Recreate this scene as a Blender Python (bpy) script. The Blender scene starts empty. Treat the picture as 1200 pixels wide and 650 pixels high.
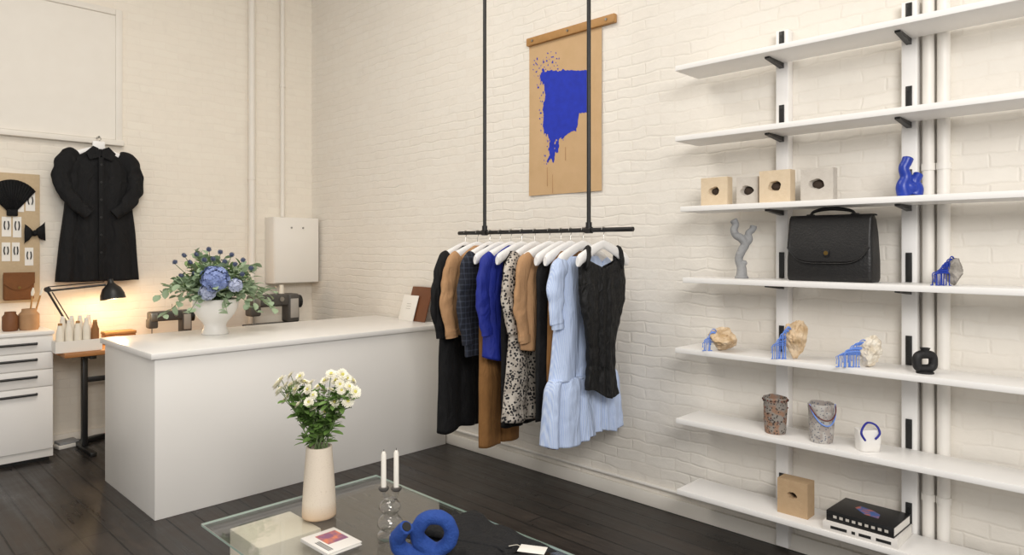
import bpy, bmesh, math, random
from mathutils import Vector, Matrix, noise
random.seed(7)
SC = bpy.context.scene
COL = SC.collection
PI = math.pi
# ------------------------------------------------------------------ camera maths (real world metres)
YAW = math.radians(45.5)
S, K = math.sin(YAW), math.cos(YAW)
CZ = 1.55
XB, YA, HC = 3.53, 6.33, 4.4          # right wall plane, back wall plane, ceiling height
RZ = -YAW
def ray(px, py):
    u = (px - 600) / 800; v = (291 - py) / 800
    return Vector((S + u * K, K - u * S, v))
def atX(px, py, X):
    d = ray(px, py); t = X / d.x
    return Vector((X, d.y * t, CZ + d.z * t))
def atY(px, py, Y):
    d = ray(px, py); t = Y / d.y
    return Vector((d.x * t, Y, CZ + d.z * t))
def atZ(px, py, Z):
    d = ray(px, py); t = (Z - CZ) / d.z
    return Vector((d.x * t, d.y * t, Z))
def atD(px, py, t): return Vector((0, 0, CZ)) + ray(px, py) * t
def dep(p): return p[0] * S + p[1] * K
def mpp(p): return dep(p) / 800
FW = Vector((S, K, 0)); RT = Vector((K, -S, 0))

# ------------------------------------------------------------------ materials
def lin(h):
    h = h.lstrip('#'); o = []
    for i in (0, 2, 4):
        c = int(h[i:i+2], 16) / 255
        o.append(c / 12.92 if c <= .04045 else ((c + .055) / 1.055) ** 2.4)
    return tuple(o) + (1,)
def newmat(name):
    m = bpy.data.materials.new(name); m.use_nodes = True
    nt = m.node_tree; b = nt.nodes['Principled BSDF']
    return m, nt, b
def nd(nt, t, **kw):
    n = nt.nodes.new(t)
    for k, v in kw.items():
        if k in n.inputs: n.inputs[k].default_value = v
        else: setattr(n, k, v)
    return n
def mixc(nt, fac, a, b):
    m = nt.nodes.new('ShaderNodeMix'); m.data_type = 'RGBA'
    for idx, v in ((0, fac), (6, a), (7, b)):
        if hasattr(v, 'is_linked'): nt.links.new(v, m.inputs[idx])
        else: m.inputs[idx].default_value = v
    return m.outputs[2]
def mat(name, c1, c2=None, rough=.6, metal=0, scale=8, bump=0, bscale=60, detail=4, spec=.5, contrast=None):
    m, nt, b = newmat(name)
    c1 = lin(c1); c2 = lin(c2) if c2 else tuple(x * .88 for x in c1[:3]) + (1,)
    tc = nd(nt, 'ShaderNodeTexCoord')
    nz = nd(nt, 'ShaderNodeTexNoise', Scale=scale, Detail=detail)
    nt.links.new(tc.outputs['Object'], nz.inputs['Vector'])
    fac = nz.outputs['Fac']
    if contrast:
        r = nd(nt, 'ShaderNodeMapRange'); r.inputs[1].default_value = contrast[0]; r.inputs[2].default_value = contrast[1]
        nt.links.new(fac, r.inputs[0]); fac = r.outputs[0]
    nt.links.new(mixc(nt, fac, c1, c2), b.inputs['Base Color'])
    b.inputs['Roughness'].default_value = rough; b.inputs['Metallic'].default_value = metal
    b.inputs['Specular IOR Level'].default_value = spec
    if bump:
        n2 = nd(nt, 'ShaderNodeTexNoise', Scale=bscale, Detail=3.0)
        nt.links.new(tc.outputs['Object'], n2.inputs['Vector'])
        bp = nd(nt, 'ShaderNodeBump', Strength=bump, Distance=.01)
        nt.links.new(n2.outputs['Fac'], bp.inputs['Height']); nt.links.new(bp.outputs['Normal'], b.inputs['Normal'])
    return m
def creases(m, strength=.7, sx=13, sz=4.5, dist=.03):
    """soft cloth creases: stretched noise bump"""
    nt = m.node_tree; b = nt.nodes['Principled BSDF']
    tc = nd(nt, 'ShaderNodeTexCoord'); mp = nd(nt, 'ShaderNodeMapping'); mp.inputs['Scale'].default_value = (sx, sx, sz)
    mp.inputs['Rotation'].default_value = (0, .25, 0)
    n = nd(nt, 'ShaderNodeTexNoise', Scale=1.0, Detail=3.5, Roughness=.5, Distortion=.8)
    nt.links.new(tc.outputs['Object'], mp.inputs[0]); nt.links.new(mp.outputs[0], n.inputs['Vector'])
    bp = nd(nt, 'ShaderNodeBump', Strength=strength, Distance=dist)
    nt.links.new(n.outputs['Fac'], bp.inputs['Height'])
    if b.inputs['Normal'].is_linked: nt.links.new(b.inputs['Normal'].links[0].from_socket, bp.inputs['Normal'])
    nt.links.new(bp.outputs['Normal'], b.inputs['Normal'])
    return m
def brickmat(name, axis, c1, c2, cm, bw, rh, ms, strength, rough=.6, nscale=5, dist=.02, patch=.5, coarse=0, jlo=-.12, jhi=-1.0):
    m, nt, b = newmat(name)
    tc = nd(nt, 'ShaderNodeTexCoord'); sp = nd(nt, 'ShaderNodeSeparateXYZ'); cb = nd(nt, 'ShaderNodeCombineXYZ')
    nt.links.new(tc.outputs['Object'], sp.inputs[0])
    a, c = {'yz': ('Y', 'Z'), 'xz': ('X', 'Z')}[axis]
    nt.links.new(sp.outputs[a], cb.inputs[0]); nt.links.new(sp.outputs[c], cb.inputs[1])
    nz = nd(nt, 'ShaderNodeTexNoise', Scale=nscale, Detail=4.0)
    nt.links.new(tc.outputs['Object'], nz.inputs['Vector'])
    dv = nd(nt, 'ShaderNodeVectorMath', operation='SCALE'); dv.inputs['Scale'].default_value = dist
    nt.links.new(nz.outputs['Color'], dv.inputs[0])
    av = nd(nt, 'ShaderNodeVectorMath', operation='ADD')
    nt.links.new(cb.outputs[0], av.inputs[0]); nt.links.new(dv.outputs[0], av.inputs[1])
    br = nd(nt, 'ShaderNodeTexBrick')
    br.inputs['Color1'].default_value = lin(c1); br.inputs['Color2'].default_value = lin(c2); br.inputs['Mortar'].default_value = lin(cm)
    br.inputs['Scale'].default_value = 1; br.inputs['Mortar Size'].default_value = ms; br.inputs['Mortar Smooth'].default_value = 1.0
    br.inputs['Brick Width'].default_value = bw; br.inputs['Row Height'].default_value = rh
    nt.links.new(av.outputs[0], br.inputs['Vector'])
    n2 = nd(nt, 'ShaderNodeTexNoise', Scale=14.0, Detail=6.0)
    nt.links.new(tc.outputs['Object'], n2.inputs['Vector'])
    dk = tuple(x * .88 for x in lin(c2)[:3]) + (1,)
    mr = nd(nt, 'ShaderNodeMapRange'); mr.inputs[1].default_value = .5; mr.inputs[2].default_value = .8; mr.inputs[4].default_value = patch
    nt.links.new(n2.outputs['Fac'], mr.inputs[0])
    nt.links.new(mixc(nt, mr.outputs[0], br.outputs['Color'], dk), b.inputs['Base Color'])
    b.inputs['Roughness'].default_value = rough
    n3 = nd(nt, 'ShaderNodeTexNoise', Scale=2.6, Detail=6.0)
    nt.links.new(tc.outputs['Object'], n3.inputs['Vector'])
    jr = nd(nt, 'ShaderNodeMapRange'); jr.inputs[1].default_value = .38; jr.inputs[2].default_value = .68; jr.inputs[3].default_value = jlo; jr.inputs[4].default_value = jhi
    nt.links.new(n3.outputs['Fac'], jr.inputs[0])
    ma = nd(nt, 'ShaderNodeMath', operation='MULTIPLY_ADD')
    nt.links.new(br.outputs['Fac'], ma.inputs[0]); nt.links.new(jr.outputs[0], ma.inputs[1])
    nt.links.new(n2.outputs['Fac'], ma.inputs[2])
    hgt = ma.outputs[0]
    if coarse:
        n4 = nd(nt, 'ShaderNodeTexNoise', Scale=17.0, Detail=4.0, Roughness=.6)
        nt.links.new(av.outputs[0], n4.inputs['Vector'])
        m4 = nd(nt, 'ShaderNodeMath', operation='MULTIPLY_ADD'); m4.inputs[1].default_value = coarse
        nt.links.new(n4.outputs['Fac'], m4.inputs[0]); nt.links.new(hgt, m4.inputs[2]); hgt = m4.outputs[0]
    bp = nd(nt, 'ShaderNodeBump', Strength=strength, Distance=.01)
    nt.links.new(hgt, bp.inputs['Height']); nt.links.new(bp.outputs['Normal'], b.inputs['Normal'])
    return m
def plankmat(name, c1, c2, seam, width, length):
    m, nt, b = newmat(name)
    tc = nd(nt, 'ShaderNodeTexCoord'); sp = nd(nt, 'ShaderNodeSeparateXYZ'); cb = nd(nt, 'ShaderNodeCombineXYZ')
    nt.links.new(tc.outputs['Object'], sp.inputs[0])
    nt.links.new(sp.outputs['Y'], cb.inputs[0]); nt.links.new(sp.outputs['X'], cb.inputs[1])
    br = nd(nt, 'ShaderNodeTexBrick'); br.offset = .37
    br.inputs['Color1'].default_value = lin(c1); br.inputs['Color2'].default_value = lin(c2); br.inputs['Mortar'].default_value = lin(seam)
    br.inputs['Scale'].default_value = 1; br.inputs['Mortar Size'].default_value = .005; br.inputs['Mortar Smooth'].default_value = .2
    br.inputs['Brick Width'].default_value = length; br.inputs['Row Height'].default_value = width
    nt.links.new(cb.outputs[0], br.inputs['Vector'])
    mp = nd(nt, 'ShaderNodeMapping'); mp.inputs['Scale'].default_value = (26, .9, 1)
    nt.links.new(tc.outputs['Object'], mp.inputs[0])
    gr = nd(nt, 'ShaderNodeTexNoise', Scale=1.0, Detail=6.0, Roughness=.6)
    nt.links.new(mp.outputs[0], gr.inputs['Vector'])
    pt = nd(nt, 'ShaderNodeTexNoise', Scale=3.2, Detail=7.0, Roughness=.65)
    nt.links.new(tc.outputs['Object'], pt.inputs['Vector'])
    am = nd(nt, 'ShaderNodeMath', operation='MULTIPLY_ADD'); am.inputs[1].default_value = .55
    nt.links.new(pt.outputs['Fac'], am.inputs[0])
    hf = nd(nt, 'ShaderNodeMath', operation='MULTIPLY'); hf.inputs[1].default_value = .55
    nt.links.new(gr.outputs['Fac'], hf.inputs[0]); nt.links.new(hf.outputs[0], am.inputs[2])
    r = nd(nt, 'ShaderNodeMapRange'); r.inputs[1].default_value = .48; r.inputs[2].default_value = .76; r.inputs[4].default_value = .75
    nt.links.new(am.outputs[0], r.inputs[0])
    worn = lin('#4d443d')
    seamc = mixc(nt, br.outputs['Fac'], mixc(nt, r.outputs[0], br.outputs['Color'], worn), lin(seam))
    nt.links.new(seamc, b.inputs['Base Color'])
    rr = nd(nt, 'ShaderNodeMapRange'); rr.inputs[1].default_value = .4; rr.inputs[2].default_value = .72; rr.inputs[3].default_value = .22; rr.inputs[4].default_value = .58
    nt.links.new(am.outputs[0], rr.inputs[0]); nt.links.new(rr.outputs[0], b.inputs['Roughness'])
    ma = nd(nt, 'ShaderNodeMath', operation='MULTIPLY_ADD'); ma.inputs[1].default_value = -1.0
    g2 = nd(nt, 'ShaderNodeMath', operation='MULTIPLY'); g2.inputs[1].default_value = .25
    nt.links.new(gr.outputs['Fac'], g2.inputs[0])
    nt.links.new(br.outputs['Fac'], ma.inputs[0]); nt.links.new(g2.outputs[0], ma.inputs[2])
    bp = nd(nt, 'ShaderNodeBump', Strength=.55, Distance=.006)
    nt.links.new(ma.outputs[0], bp.inputs['Height']); nt.links.new(bp.outputs['Normal'], b.inputs['Normal'])
    return m
def vormat(name, base, spot, scale, thr, rough=.7, rnd=1.0, third=None, z=1.0):
    m, nt, b = newmat(name)
    tc = nd(nt, 'ShaderNodeTexCoord'); mp = nd(nt, 'ShaderNodeMapping'); mp.inputs['Scale'].default_value = (1, 1, z)
    nz = nd(nt, 'ShaderNodeTexNoise', Scale=scale * .8, Detail=2.0)
    vo = nd(nt, 'ShaderNodeTexVoronoi', Scale=scale); vo.inputs['Randomness'].default_value = rnd
    nt.links.new(tc.outputs['Object'], mp.inputs[0]); nt.links.new(mp.outputs[0], vo.inputs['Vector']); nt.links.new(mp.outputs[0], nz.inputs['Vector'])
    ad = nd(nt, 'ShaderNodeMath', operation='MULTIPLY_ADD'); ad.inputs[1].default_value = .35
    nt.links.new(nz.outputs['Fac'], ad.inputs[0]); nt.links.new(vo.outputs['Distance'], ad.inputs[2])
    gt = nd(nt, 'ShaderNodeMath', operation='LESS_THAN'); gt.inputs[1].default_value = thr
    nt.links.new(ad.outputs[0], gt.inputs[0])
    bc = lin(base)
    if third:
        r = nd(nt, 'ShaderNodeMapRange'); r.inputs[1].default_value = .45; r.inputs[2].default_value = .55
        n3 = nd(nt, 'ShaderNodeTexNoise', Scale=scale * .3)
        nt.links.new(tc.outputs['Object'], n3.inputs['Vector']); nt.links.new(n3.outputs['Fac'], r.inputs[0])
        bc = mixc(nt, r.outputs[0], lin(base), lin(third))
    nt.links.new(mixc(nt, gt.outputs[0], bc, lin(spot)), b.inputs['Base Color'])
    b.inputs['Roughness'].default_value = rough
    return m
def stripemat(name, a, b_, scale, rough=.8):
    m, nt, b = newmat(name)
    tc = nd(nt, 'ShaderNodeTexCoord'); w = nd(nt, 'ShaderNodeTexWave', Scale=scale, Distortion=.4)
    w.bands_direction = 'X'
    nt.links.new(tc.outputs['Object'], w.inputs['Vector'])
    nt.links.new(mixc(nt, w.outputs['Fac'], lin(a), lin(b_)), b.inputs['Base Color'])
    b.inputs['Roughness'].default_value = rough
    return m
def plaidmat(name, base, line, rough=.85):
    m, nt, b = newmat(name)
    tc = nd(nt, 'ShaderNodeTexCoord'); fs = []
    for d in ('X', 'Z'):
        w = nd(nt, 'ShaderNodeTexWave', Scale=9.0); w.bands_direction = d
        nt.links.new(tc.outputs['Object'], w.inputs['Vector'])
        r = nd(nt, 'ShaderNodeMapRange'); r.inputs[1].default_value = .84; r.inputs[2].default_value = .95; r.inputs[4].default_value = .6
        nt.links.new(w.outputs['Fac'], r.inputs[0]); fs.append(r.outputs[0])
    ad = nd(nt, 'ShaderNodeMath', operation='ADD'); ad.use_clamp = True
    nt.links.new(fs[0], ad.inputs[0]); nt.links.new(fs[1], ad.inputs[1])
    nt.links.new(mixc(nt, ad.outputs[0], lin(base), lin(line)), b.inputs['Base Color'])
    b.inputs['Roughness'].default_value = rough
    return m
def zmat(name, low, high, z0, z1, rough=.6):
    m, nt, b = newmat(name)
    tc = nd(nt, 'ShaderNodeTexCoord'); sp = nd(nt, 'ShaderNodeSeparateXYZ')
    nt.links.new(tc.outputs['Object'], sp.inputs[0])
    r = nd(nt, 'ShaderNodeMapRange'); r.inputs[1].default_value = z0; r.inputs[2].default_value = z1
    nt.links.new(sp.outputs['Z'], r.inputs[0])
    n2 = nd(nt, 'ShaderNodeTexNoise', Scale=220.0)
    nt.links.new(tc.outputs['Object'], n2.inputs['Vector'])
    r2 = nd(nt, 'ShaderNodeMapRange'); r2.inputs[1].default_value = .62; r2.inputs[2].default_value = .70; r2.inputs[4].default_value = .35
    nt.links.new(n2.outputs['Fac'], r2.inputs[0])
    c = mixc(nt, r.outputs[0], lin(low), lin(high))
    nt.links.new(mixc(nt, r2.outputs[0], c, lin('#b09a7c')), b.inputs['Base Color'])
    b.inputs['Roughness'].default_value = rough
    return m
def glassmat(name, tint, f0=.05, rough=.01, gain=1.0, pw_=4.0):
    m = bpy.data.materials.new(name); m.use_nodes = True; nt = m.node_tree; nt.nodes.clear()
    o = nd(nt, 'ShaderNodeOutputMaterial'); mx = nd(nt, 'ShaderNodeMixShader'); lw = nd(nt, 'ShaderNodeLayerWeight')
    pw = nd(nt, 'ShaderNodeMath', operation='POWER'); pw.inputs[1].default_value = pw_
    ma = nd(nt, 'ShaderNodeMath', operation='MULTIPLY_ADD'); ma.inputs[1].default_value = gain; ma.inputs[2].default_value = f0; ma.use_clamp = True
    nt.links.new(lw.outputs['Facing'], pw.inputs[0]); nt.links.new(pw.outputs[0], ma.inputs[0])
    lw.inputs[0].default_value = .5
    tr = nd(nt, 'ShaderNodeBsdfTransparent'); tr.inputs[0].default_value = tint
    gl = nd(nt, 'ShaderNodeBsdfGlossy'); gl.inputs['Roughness'].default_value = rough
    nt.links.new(ma.outputs[0], mx.inputs[0]); nt.links.new(tr.outputs[0], mx.inputs[1]); nt.links.new(gl.outputs[0], mx.inputs[2])
    nt.links.new(mx.outputs[0], o.inputs[0])
    return m

M = {}
M['brick_r'] = brickmat('painted_brick_right', 'yz', '#ece7de', '#eae4da', '#e9e3d9', .205, .066, .009, .34, dist=.05, nscale=6, coarse=.95, patch=.3)
M['brick_b'] = brickmat('painted_brick_back', 'xz', '#ede6d9', '#ebe3d6', '#eae2d5', .205, .066, .009, .24, dist=.045, nscale=6, coarse=.95, patch=.3)
M['floor'] = plankmat('dark_floorboards', '#282320', '#1b1816', '#050404', .14, 4.2)
M['ceil'] = mat('ceiling_paint', '#f0ece5', rough=.8)
M['trim'] = mat('trim_paint', '#ece7de', '#e5dfd5', rough=.5)
M['pipe'] = mat('pipe_paint', '#f1ede6', '#ebe7e0', rough=.45)
M['counter'] = mat('counter_paint', '#f7f4ef', '#f2efea', rough=.4, scale=2)
M['ctop'] = mat('counter_top', '#f5f3f0', '#efece8', rough=.3, scale=3)
M['shelf'] = mat('shelf_white', '#f5f3f1', '#efedea', rough=.4, scale=3)
M['metalw'] = mat('white_metal', '#efebe4', '#e8e3da', rough=.4, scale=3)
M['black'] = mat('black_metal', '#131313', '#1c1b1b', rough=.4, scale=20)
M['steel'] = mat('steel', '#b5b3ae', '#8f8d88', rough=.3, metal=1)
M['chromew'] = mat('hanger_white', '#f6f5f4', '#efedeb', rough=.35)
M['bfab'] = creases(mat('black_fabric', '#0e0e0f', '#18181a', rough=.8, scale=30, bump=.2, bscale=60, spec=.3), .9)
M['bcloth'] = creases(mat('black_soft_cloth', '#161617', '#202022', rough=.8, scale=30, bump=.15, bscale=90, spec=.35), .7, 12, 12, .03)
M['bsatin'] = creases(mat('black_gathered_fabric', '#0b0b0c', '#151516', rough=.62, scale=20, bump=.3, bscale=80, spec=.35), 1.0, 34, 12, .02)
M['tan'] = creases(mat('tan_fabric', '#bd946c', '#a9805a', rough=.85, scale=20, bump=.2))
M['must'] = creases(mat('mustard_brown_fabric', '#94693a', '#7f582e', rough=.85, scale=20, bump=.2), .6)
M['char'] = creases(plaidmat('navy_plaid', '#1a1e29', '#3c4251'))
M['royal'] = creases(mat('royal_blue_fabric', '#1c2f9c', '#16247c', rough=.7, scale=15, bump=.2))
M['leo'] = creases(vormat('animal_print', '#c3bbb0', '#1b1a1e', 60, .60, third='#aba297'))
M['ltblue'] = creases(stripemat('light_blue_stripe', '#cbd9f2', '#b2c5ea', 40), .8, 15, 4)
M['wood'] = mat('desk_wood', '#b37b42', '#965f30', rough=.5, scale=6)
M['woodd'] = mat('brown_board', '#7b4a2c', '#633a22', rough=.5, scale=12)
M['paper'] = mat('kraft_canvas', '#cfae86', '#c09f74', rough=.85, scale=9, bump=.15, bscale=25)
M['barwood'] = mat('bar_wood', '#b98d58', '#a2763f', rough=.6, scale=25)
M['bluep'] = mat('blue_paint', '#1a37c4', '#12279c', rough=.7, scale=25)
M['drip'] = mat('dried_drip', '#a67f58', '#b48d64', rough=.9)
M['card'] = mat('white_card', '#f3f0ea', '#eae6de', rough=.7)
M['cork'] = mat('pin_board_board', '#cdb898', '#bfa887', rough=.9, scale=60, bump=.2)
M['leaf1'] = mat('eucalyptus_leaf', '#aebf9f', '#849d7c', rough=.6, scale=20)
M['leaf2'] = mat('green_leaf', '#7c9c52', '#5d803c', rough=.55, scale=20)
M['leaf3'] = mat('sage_leaf', '#8fa870', '#6f8c55', rough=.55, scale=20)
M['stem'] = mat('stem_green', '#73865a', '#5f7244', rough=.6)
M['hydr'] = mat('hydrangea_blue', '#a4b4e0', '#7a8dc8', rough=.8, scale=30)
M['hydr2'] = mat('hydrangea_pale', '#ccd3e6', '#aeb7d8', rough=.8, scale=30)
M['thist'] = mat('thistle_blue', '#474c6c', '#5f6c80', rough=.7, scale=60)
M['mum'] = mat('petal_cream', '#faf7ea', '#f3edd5', rough=.6, scale=25)
M['mumc'] = mat('flower_centre', '#d9d074', '#c0bb58', rough=.8, scale=60)
M['ceram'] = mat('white_ceramic', '#f2f0ec', '#eae6e0', rough=.4)
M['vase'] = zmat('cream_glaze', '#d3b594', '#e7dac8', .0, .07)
M['rock'] = mat('tan_rock', '#e6d0b2', '#bd9f78', rough=.9, scale=22, bump=1.0, bscale=40, contrast=(.35, .65))
M['rockw'] = mat('pale_rock', '#f2ecdf', '#d5c7b0', rough=.9, scale=22, bump=1.0, bscale=40, contrast=(.35, .65))
M['rockg'] = mat('grey_rock', '#aaa49c', '#7a756e', rough=.9, scale=26, bump=1.0, bscale=45, contrast=(.35, .65))
M['bluew'] = mat('blue_wax', '#7ea2ea', '#5a84da', rough=.5, scale=30)
M['blueg'] = mat('blue_glaze', '#1c3fb0', '#16308c', rough=.35, scale=30)
M['bluec'] = mat('cobalt_clay', '#274f9f', '#1d3f8a', rough=.8, scale=40, bump=.5, bscale=120)
M['grey'] = mat('grey_clay', '#a2a2a2', '#868789', rough=.7, scale=20, bump=.4, bscale=80)
M['blockb'] = mat('beige_block', '#dccab0', '#cdb899', rough=.8, scale=30, bump=.2)
M['blockk'] = mat('kraft_block', '#bfa482', '#ae916f', rough=.8, scale=30, bump=.2)
M['blockg'] = mat('grey_block', '#cdc7be', '#bab2a8', rough=.8, scale=30, bump=.3)
M['dbrown'] = mat('dark_brown', '#47382c', '#261c16', rough=.8, scale=30)
M['leather'] = mat('black_leather', '#0d0c0c', '#181616', rough=.45, scale=14, bump=.2, bscale=110)
M['brass'] = mat('brass', '#8f7444', '#735c32', rough=.4, metal=1)
M['blackc'] = mat('black_clay', '#1b1a1b', '#0f0f10', rough=.6, scale=30, bump=.3)
M['cup1'] = vormat('grey_brown_pattern', '#94745f', '#4a423e', 80, .50, third='#8d8780')
M['cup2'] = vormat('grey_speckle', '#b9b5b0', '#74767f', 90, .48, third='#a39a94')
M['cord'] = mat('bright_blue_cord', '#2a2fa0', '#20237c', rough=.6)
M['cordr'] = mat('red_brown_bead', '#7a3323', '#4b1e16', rough=.4)
M['bookw'] = mat('white_cover', '#eeeae5', '#e3ded8', rough=.5)
M['bookb'] = mat('black_cover', '#121213', '#1a1a1c', rough=.45)
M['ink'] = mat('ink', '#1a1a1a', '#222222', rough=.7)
M['inkw'] = mat('pale_print', '#cfcac2', '#bdb8b0', rough=.7)
M['pic1'] = mat('cover_picture_warm', '#d77f5f', '#8b5a7c', rough=.5, scale=25, contrast=(.4, .6))
M['pic2'] = mat('cover_picture_cool', '#3f62a5', '#c56a3f', rough=.5, scale=22, contrast=(.45, .6))
M['pot1'] = mat('brown_clay', '#7c4f2c', '#6a4020', rough=.6, scale=20)
M['pot2'] = mat('tan_clay', '#b48f6a', '#a07a55', rough=.7, scale=20)
M['pouch'] = mat('brown_suede', '#7d4f28', '#6b421f', rough=.8, scale=30, bump=.2)
M['plinth'] = mat('stone_block', '#f1e9db', '#e6dccb', rough=.7, scale=12, bump=.1)
M['smoke'] = glassmat('clear_glass', (.94, .94, .93, 1), .10, .02, .9, 2.8)
M['glass'] = glassmat('table_glass', (.965, .975, .966, 1), .045, .004, .95, 4.5)
M['gedge'] = mat('glass_edge', '#c2d6cb', '#b0c9bc', rough=.15, spec=.7)
M['wax'] = mat('candle_wax', '#f5f1e8', '#efe9dc', rough=.5)
M['grn'] = mat('machine_grey', '#55524e', '#45423f', rough=.45)
M['mgrey'] = mat('machine_pale_panel', '#b9b4ac', '#a49f97', rough=.4)
M['thread'] = mat('cream_thread', '#f0eadd', '#e2d8c6', rough=.9)
M['threadb'] = mat('brown_thread', '#9a6c45', '#85592f', rough=.9)
m, nt, b = newmat('warm_bulb'); b.inputs['Emission Color'].default_value = (1, .68, .36, 1); b.inputs['Emission Strength'].default_value = 14; M['bulb'] = m

# ------------------------------------------------------------------ mesh helpers
def NB(): return bmesh.new()
def join(bm, b, mtx=None):
    if mtx is not None: b.transform(mtx)
    me = bpy.data.meshes.new('tmp'); b.to_mesh(me); bm.from_mesh(me); bpy.data.meshes.remove(me); b.free()
def box(bm, lo, hi):
    x0, y0, z0 = lo; x1, y1, z1 = hi
    v = [bm.verts.new(p) for p in ((x0,y0,z0),(x1,y0,z0),(x1,y1,z0),(x0,y1,z0),(x0,y0,z1),(x1,y0,z1),(x1,y1,z1),(x0,y1,z1))]
    for f in ((0,3,2,1),(4,5,6,7),(0,1,5,4),(1,2,6,5),(2,3,7,6),(3,0,4,7)): bm.faces.new([v[i] for i in f])
    return bm
def rbox(bm, lo, hi, r=.004, seg=2, mtx=None):
    b = NB(); box(b, lo, hi)
    bmesh.ops.bevel(b, geom=b.edges[:], offset=r, segments=seg, affect='EDGES', profile=.5)
    join(bm, b, mtx); return bm
def spline(pts, k=6, closed=False):
    P = [Vector(p) for p in pts]; n = len(P); out = []
    rng = n if closed else n - 1
    for i in range(rng):
        if closed: a, b, c, d = P[(i-1) % n], P[i], P[(i+1) % n], P[(i+2) % n]
        else: a, b, c, d = P[max(i-1, 0)], P[i], P[i+1], P[min(i+2, n-1)]
        for j in range(k):
            t = j / k
            out.append(.5 * ((2*b) + (c-a)*t + (2*a-5*b+4*c-d)*t*t + (3*b-a-3*c+d)*t**3))
    if not closed: out.append(P[-1])
    return out
def rlist(rs, n):
    out = []
    for i in range(n):
        f = i / max(n-1, 1) * (len(rs)-1); a = min(int(f), len(rs)-2) if len(rs) > 1 else 0
        out.append(rs[0] if len(rs) == 1 else rs[a] + (rs[a+1]-rs[a]) * (f-a))
    return out
def tube(bm, pts, r, n=10, closed=False, caps=True):
    P = [Vector(p) for p in pts]; N = len(P)
    R = rlist(r if isinstance(r, (list, tuple)) else [r], N)
    T = []
    for i in range(N):
        if closed: t = P[(i+1) % N] - P[i-1]
        else: t = P[min(i+1, N-1)] - P[max(i-1, 0)]
        T.append(t.normalized())
    u = T[0].orthogonal().normalized(); rings = []
    for i in range(N):
        u = (u - T[i] * u.dot(T[i]))
        u = u.normalized() if u.length > 1e-6 else T[i].orthogonal().normalized()
        w = T[i].cross(u)
        rings.append([bm.verts.new(P[i] + (u*math.cos(2*PI*j/n) + w*math.sin(2*PI*j/n)) * R[i]) for j in range(n)])
    for i in range(N if closed else N-1):
        a, b = rings[i], rings[(i+1) % N]
        off = 0
        if closed and i == N-1:
            off = min(range(n), key=lambda q: (b[q].co - a[0].co).length)
        for j in range(n):
            bm.faces.new((a[j], a[(j+1) % n], b[(j+1+off) % n], b[(j+off) % n]))
    if caps and not closed:
        bm.faces.new(rings[0][::-1]); bm.faces.new(rings[-1])
    return bm
def lathe(bm, prof, n=32, o=(0,0,0)):
    o = Vector(o); rings = []
    for r, z in prof:
        if r < 1e-6: rings.append([bm.verts.new(o + Vector((0,0,z)))])
        else: rings.append([bm.verts.new(o + Vector((r*math.cos(2*PI*j/n), r*math.sin(2*PI*j/n), z))) for j in range(n)])
    for a, b in zip(rings, rings[1:]):
        for j in range(n):
            k = (j+1) % n
            if len(a) == 1 and len(b) == 1: continue
            if len(a) == 1: bm.faces.new((a[0], b[k], b[j]))
            elif len(b) == 1: bm.faces.new((a[j], a[k], b[0]))
            else: bm.faces.new((a[j], a[k], b[k], b[j]))
    return bm
def blob(bm, c, rad, sub=3, amp=.15, freq=1.6, seed=0):
    b = NB(); bmesh.ops.create_icosphere(b, subdivisions=sub, radius=1)
    for v in b.verts:
        d = v.co.normalized()
        f = 1 + amp * noise.noise(d * freq + Vector((seed*3.7, seed*1.3, seed))) + amp*.5*noise.noise(d*freq*2.5 + Vector((seed, 5, 1)))
        v.co = Vector((d.x*rad[0]*f, d.y*rad[1]*f, d.z*rad[2]*f)) + Vector(c)
    join(bm, b); return bm
def rockbm(c, rad, seed):
    b = NB(); rnd = random.Random(seed)
    bmesh.ops.create_icosphere(b, subdivisions=4, radius=1)
    pl = [(Vector((rnd.uniform(-1,1), rnd.uniform(-1,1), rnd.uniform(-1,1))).normalized(), rnd.uniform(.55, .84)) for _ in range(13)]
    for v in b.verts:
        p = v.co.copy()
        for nrm, dd in pl:
            e = p.dot(nrm) - dd
            if e > 0: p -= nrm * e
        p += v.co * (.10 * noise.noise(v.co*2.2 + Vector((seed,0,0))) + .09 * noise.noise(v.co*6 + Vector((0,seed,0))) + .05*noise.noise(v.co*14))
        v.co = Vector((p.x*rad[0], p.y*rad[1], p.z*rad[2]))
    zmin = min(v.co.z for v in b.verts)
    for v in b.verts:
        v.co = v.co + Vector((c[0], c[1], c[2]-zmin))
    return b
def prism(bm, pts, c0, c1, f):
    a = [bm.verts.new(f(p[0], p[1], c0)) for p in pts]; b = [bm.verts.new(f(p[0], p[1], c1)) for p in pts]
    n = len(pts); fs = []
    fs.append(bm.faces.new(a[::-1])); fs.append(bm.faces.new(b))
    for i in range(n): bm.faces.new((a[i], a[(i+1) % n], b[(i+1) % n], b[i]))
    bmesh.ops.triangulate(bm, faces=fs)
    return bm
def wrinkle(bm, amp, freq, seed):
    for v in bm.verts:
        q = v.co * freq + Vector((seed, seed*2, 0))
        v.co += Vector((noise.noise(q), noise.noise(q + Vector((9,0,0))), .3*noise.noise(q + Vector((0,9,0))))) * amp
    return bm
def obj(name, bm, m, parent=None, loc=(0,0,0), rot=(0,0,0), ang=38, recalc=True):
    if recalc: bmesh.ops.recalc_face_normals(bm, faces=bm.faces[:])
    me = bpy.data.meshes.new(name); bm.to_mesh(me); bm.free()
    me.shade_smooth()
    if ang < 170: me.set_sharp_from_angle(angle=math.radians(ang))
    o = bpy.data.objects.new(name, me); COL.objects.link(o)
    for mm in (m if isinstance(m, (list, tuple)) else [m]): me.materials.append(mm)
    o.location = loc; o.rotation_euler = rot
    if parent: o.parent = parent
    return o
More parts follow.
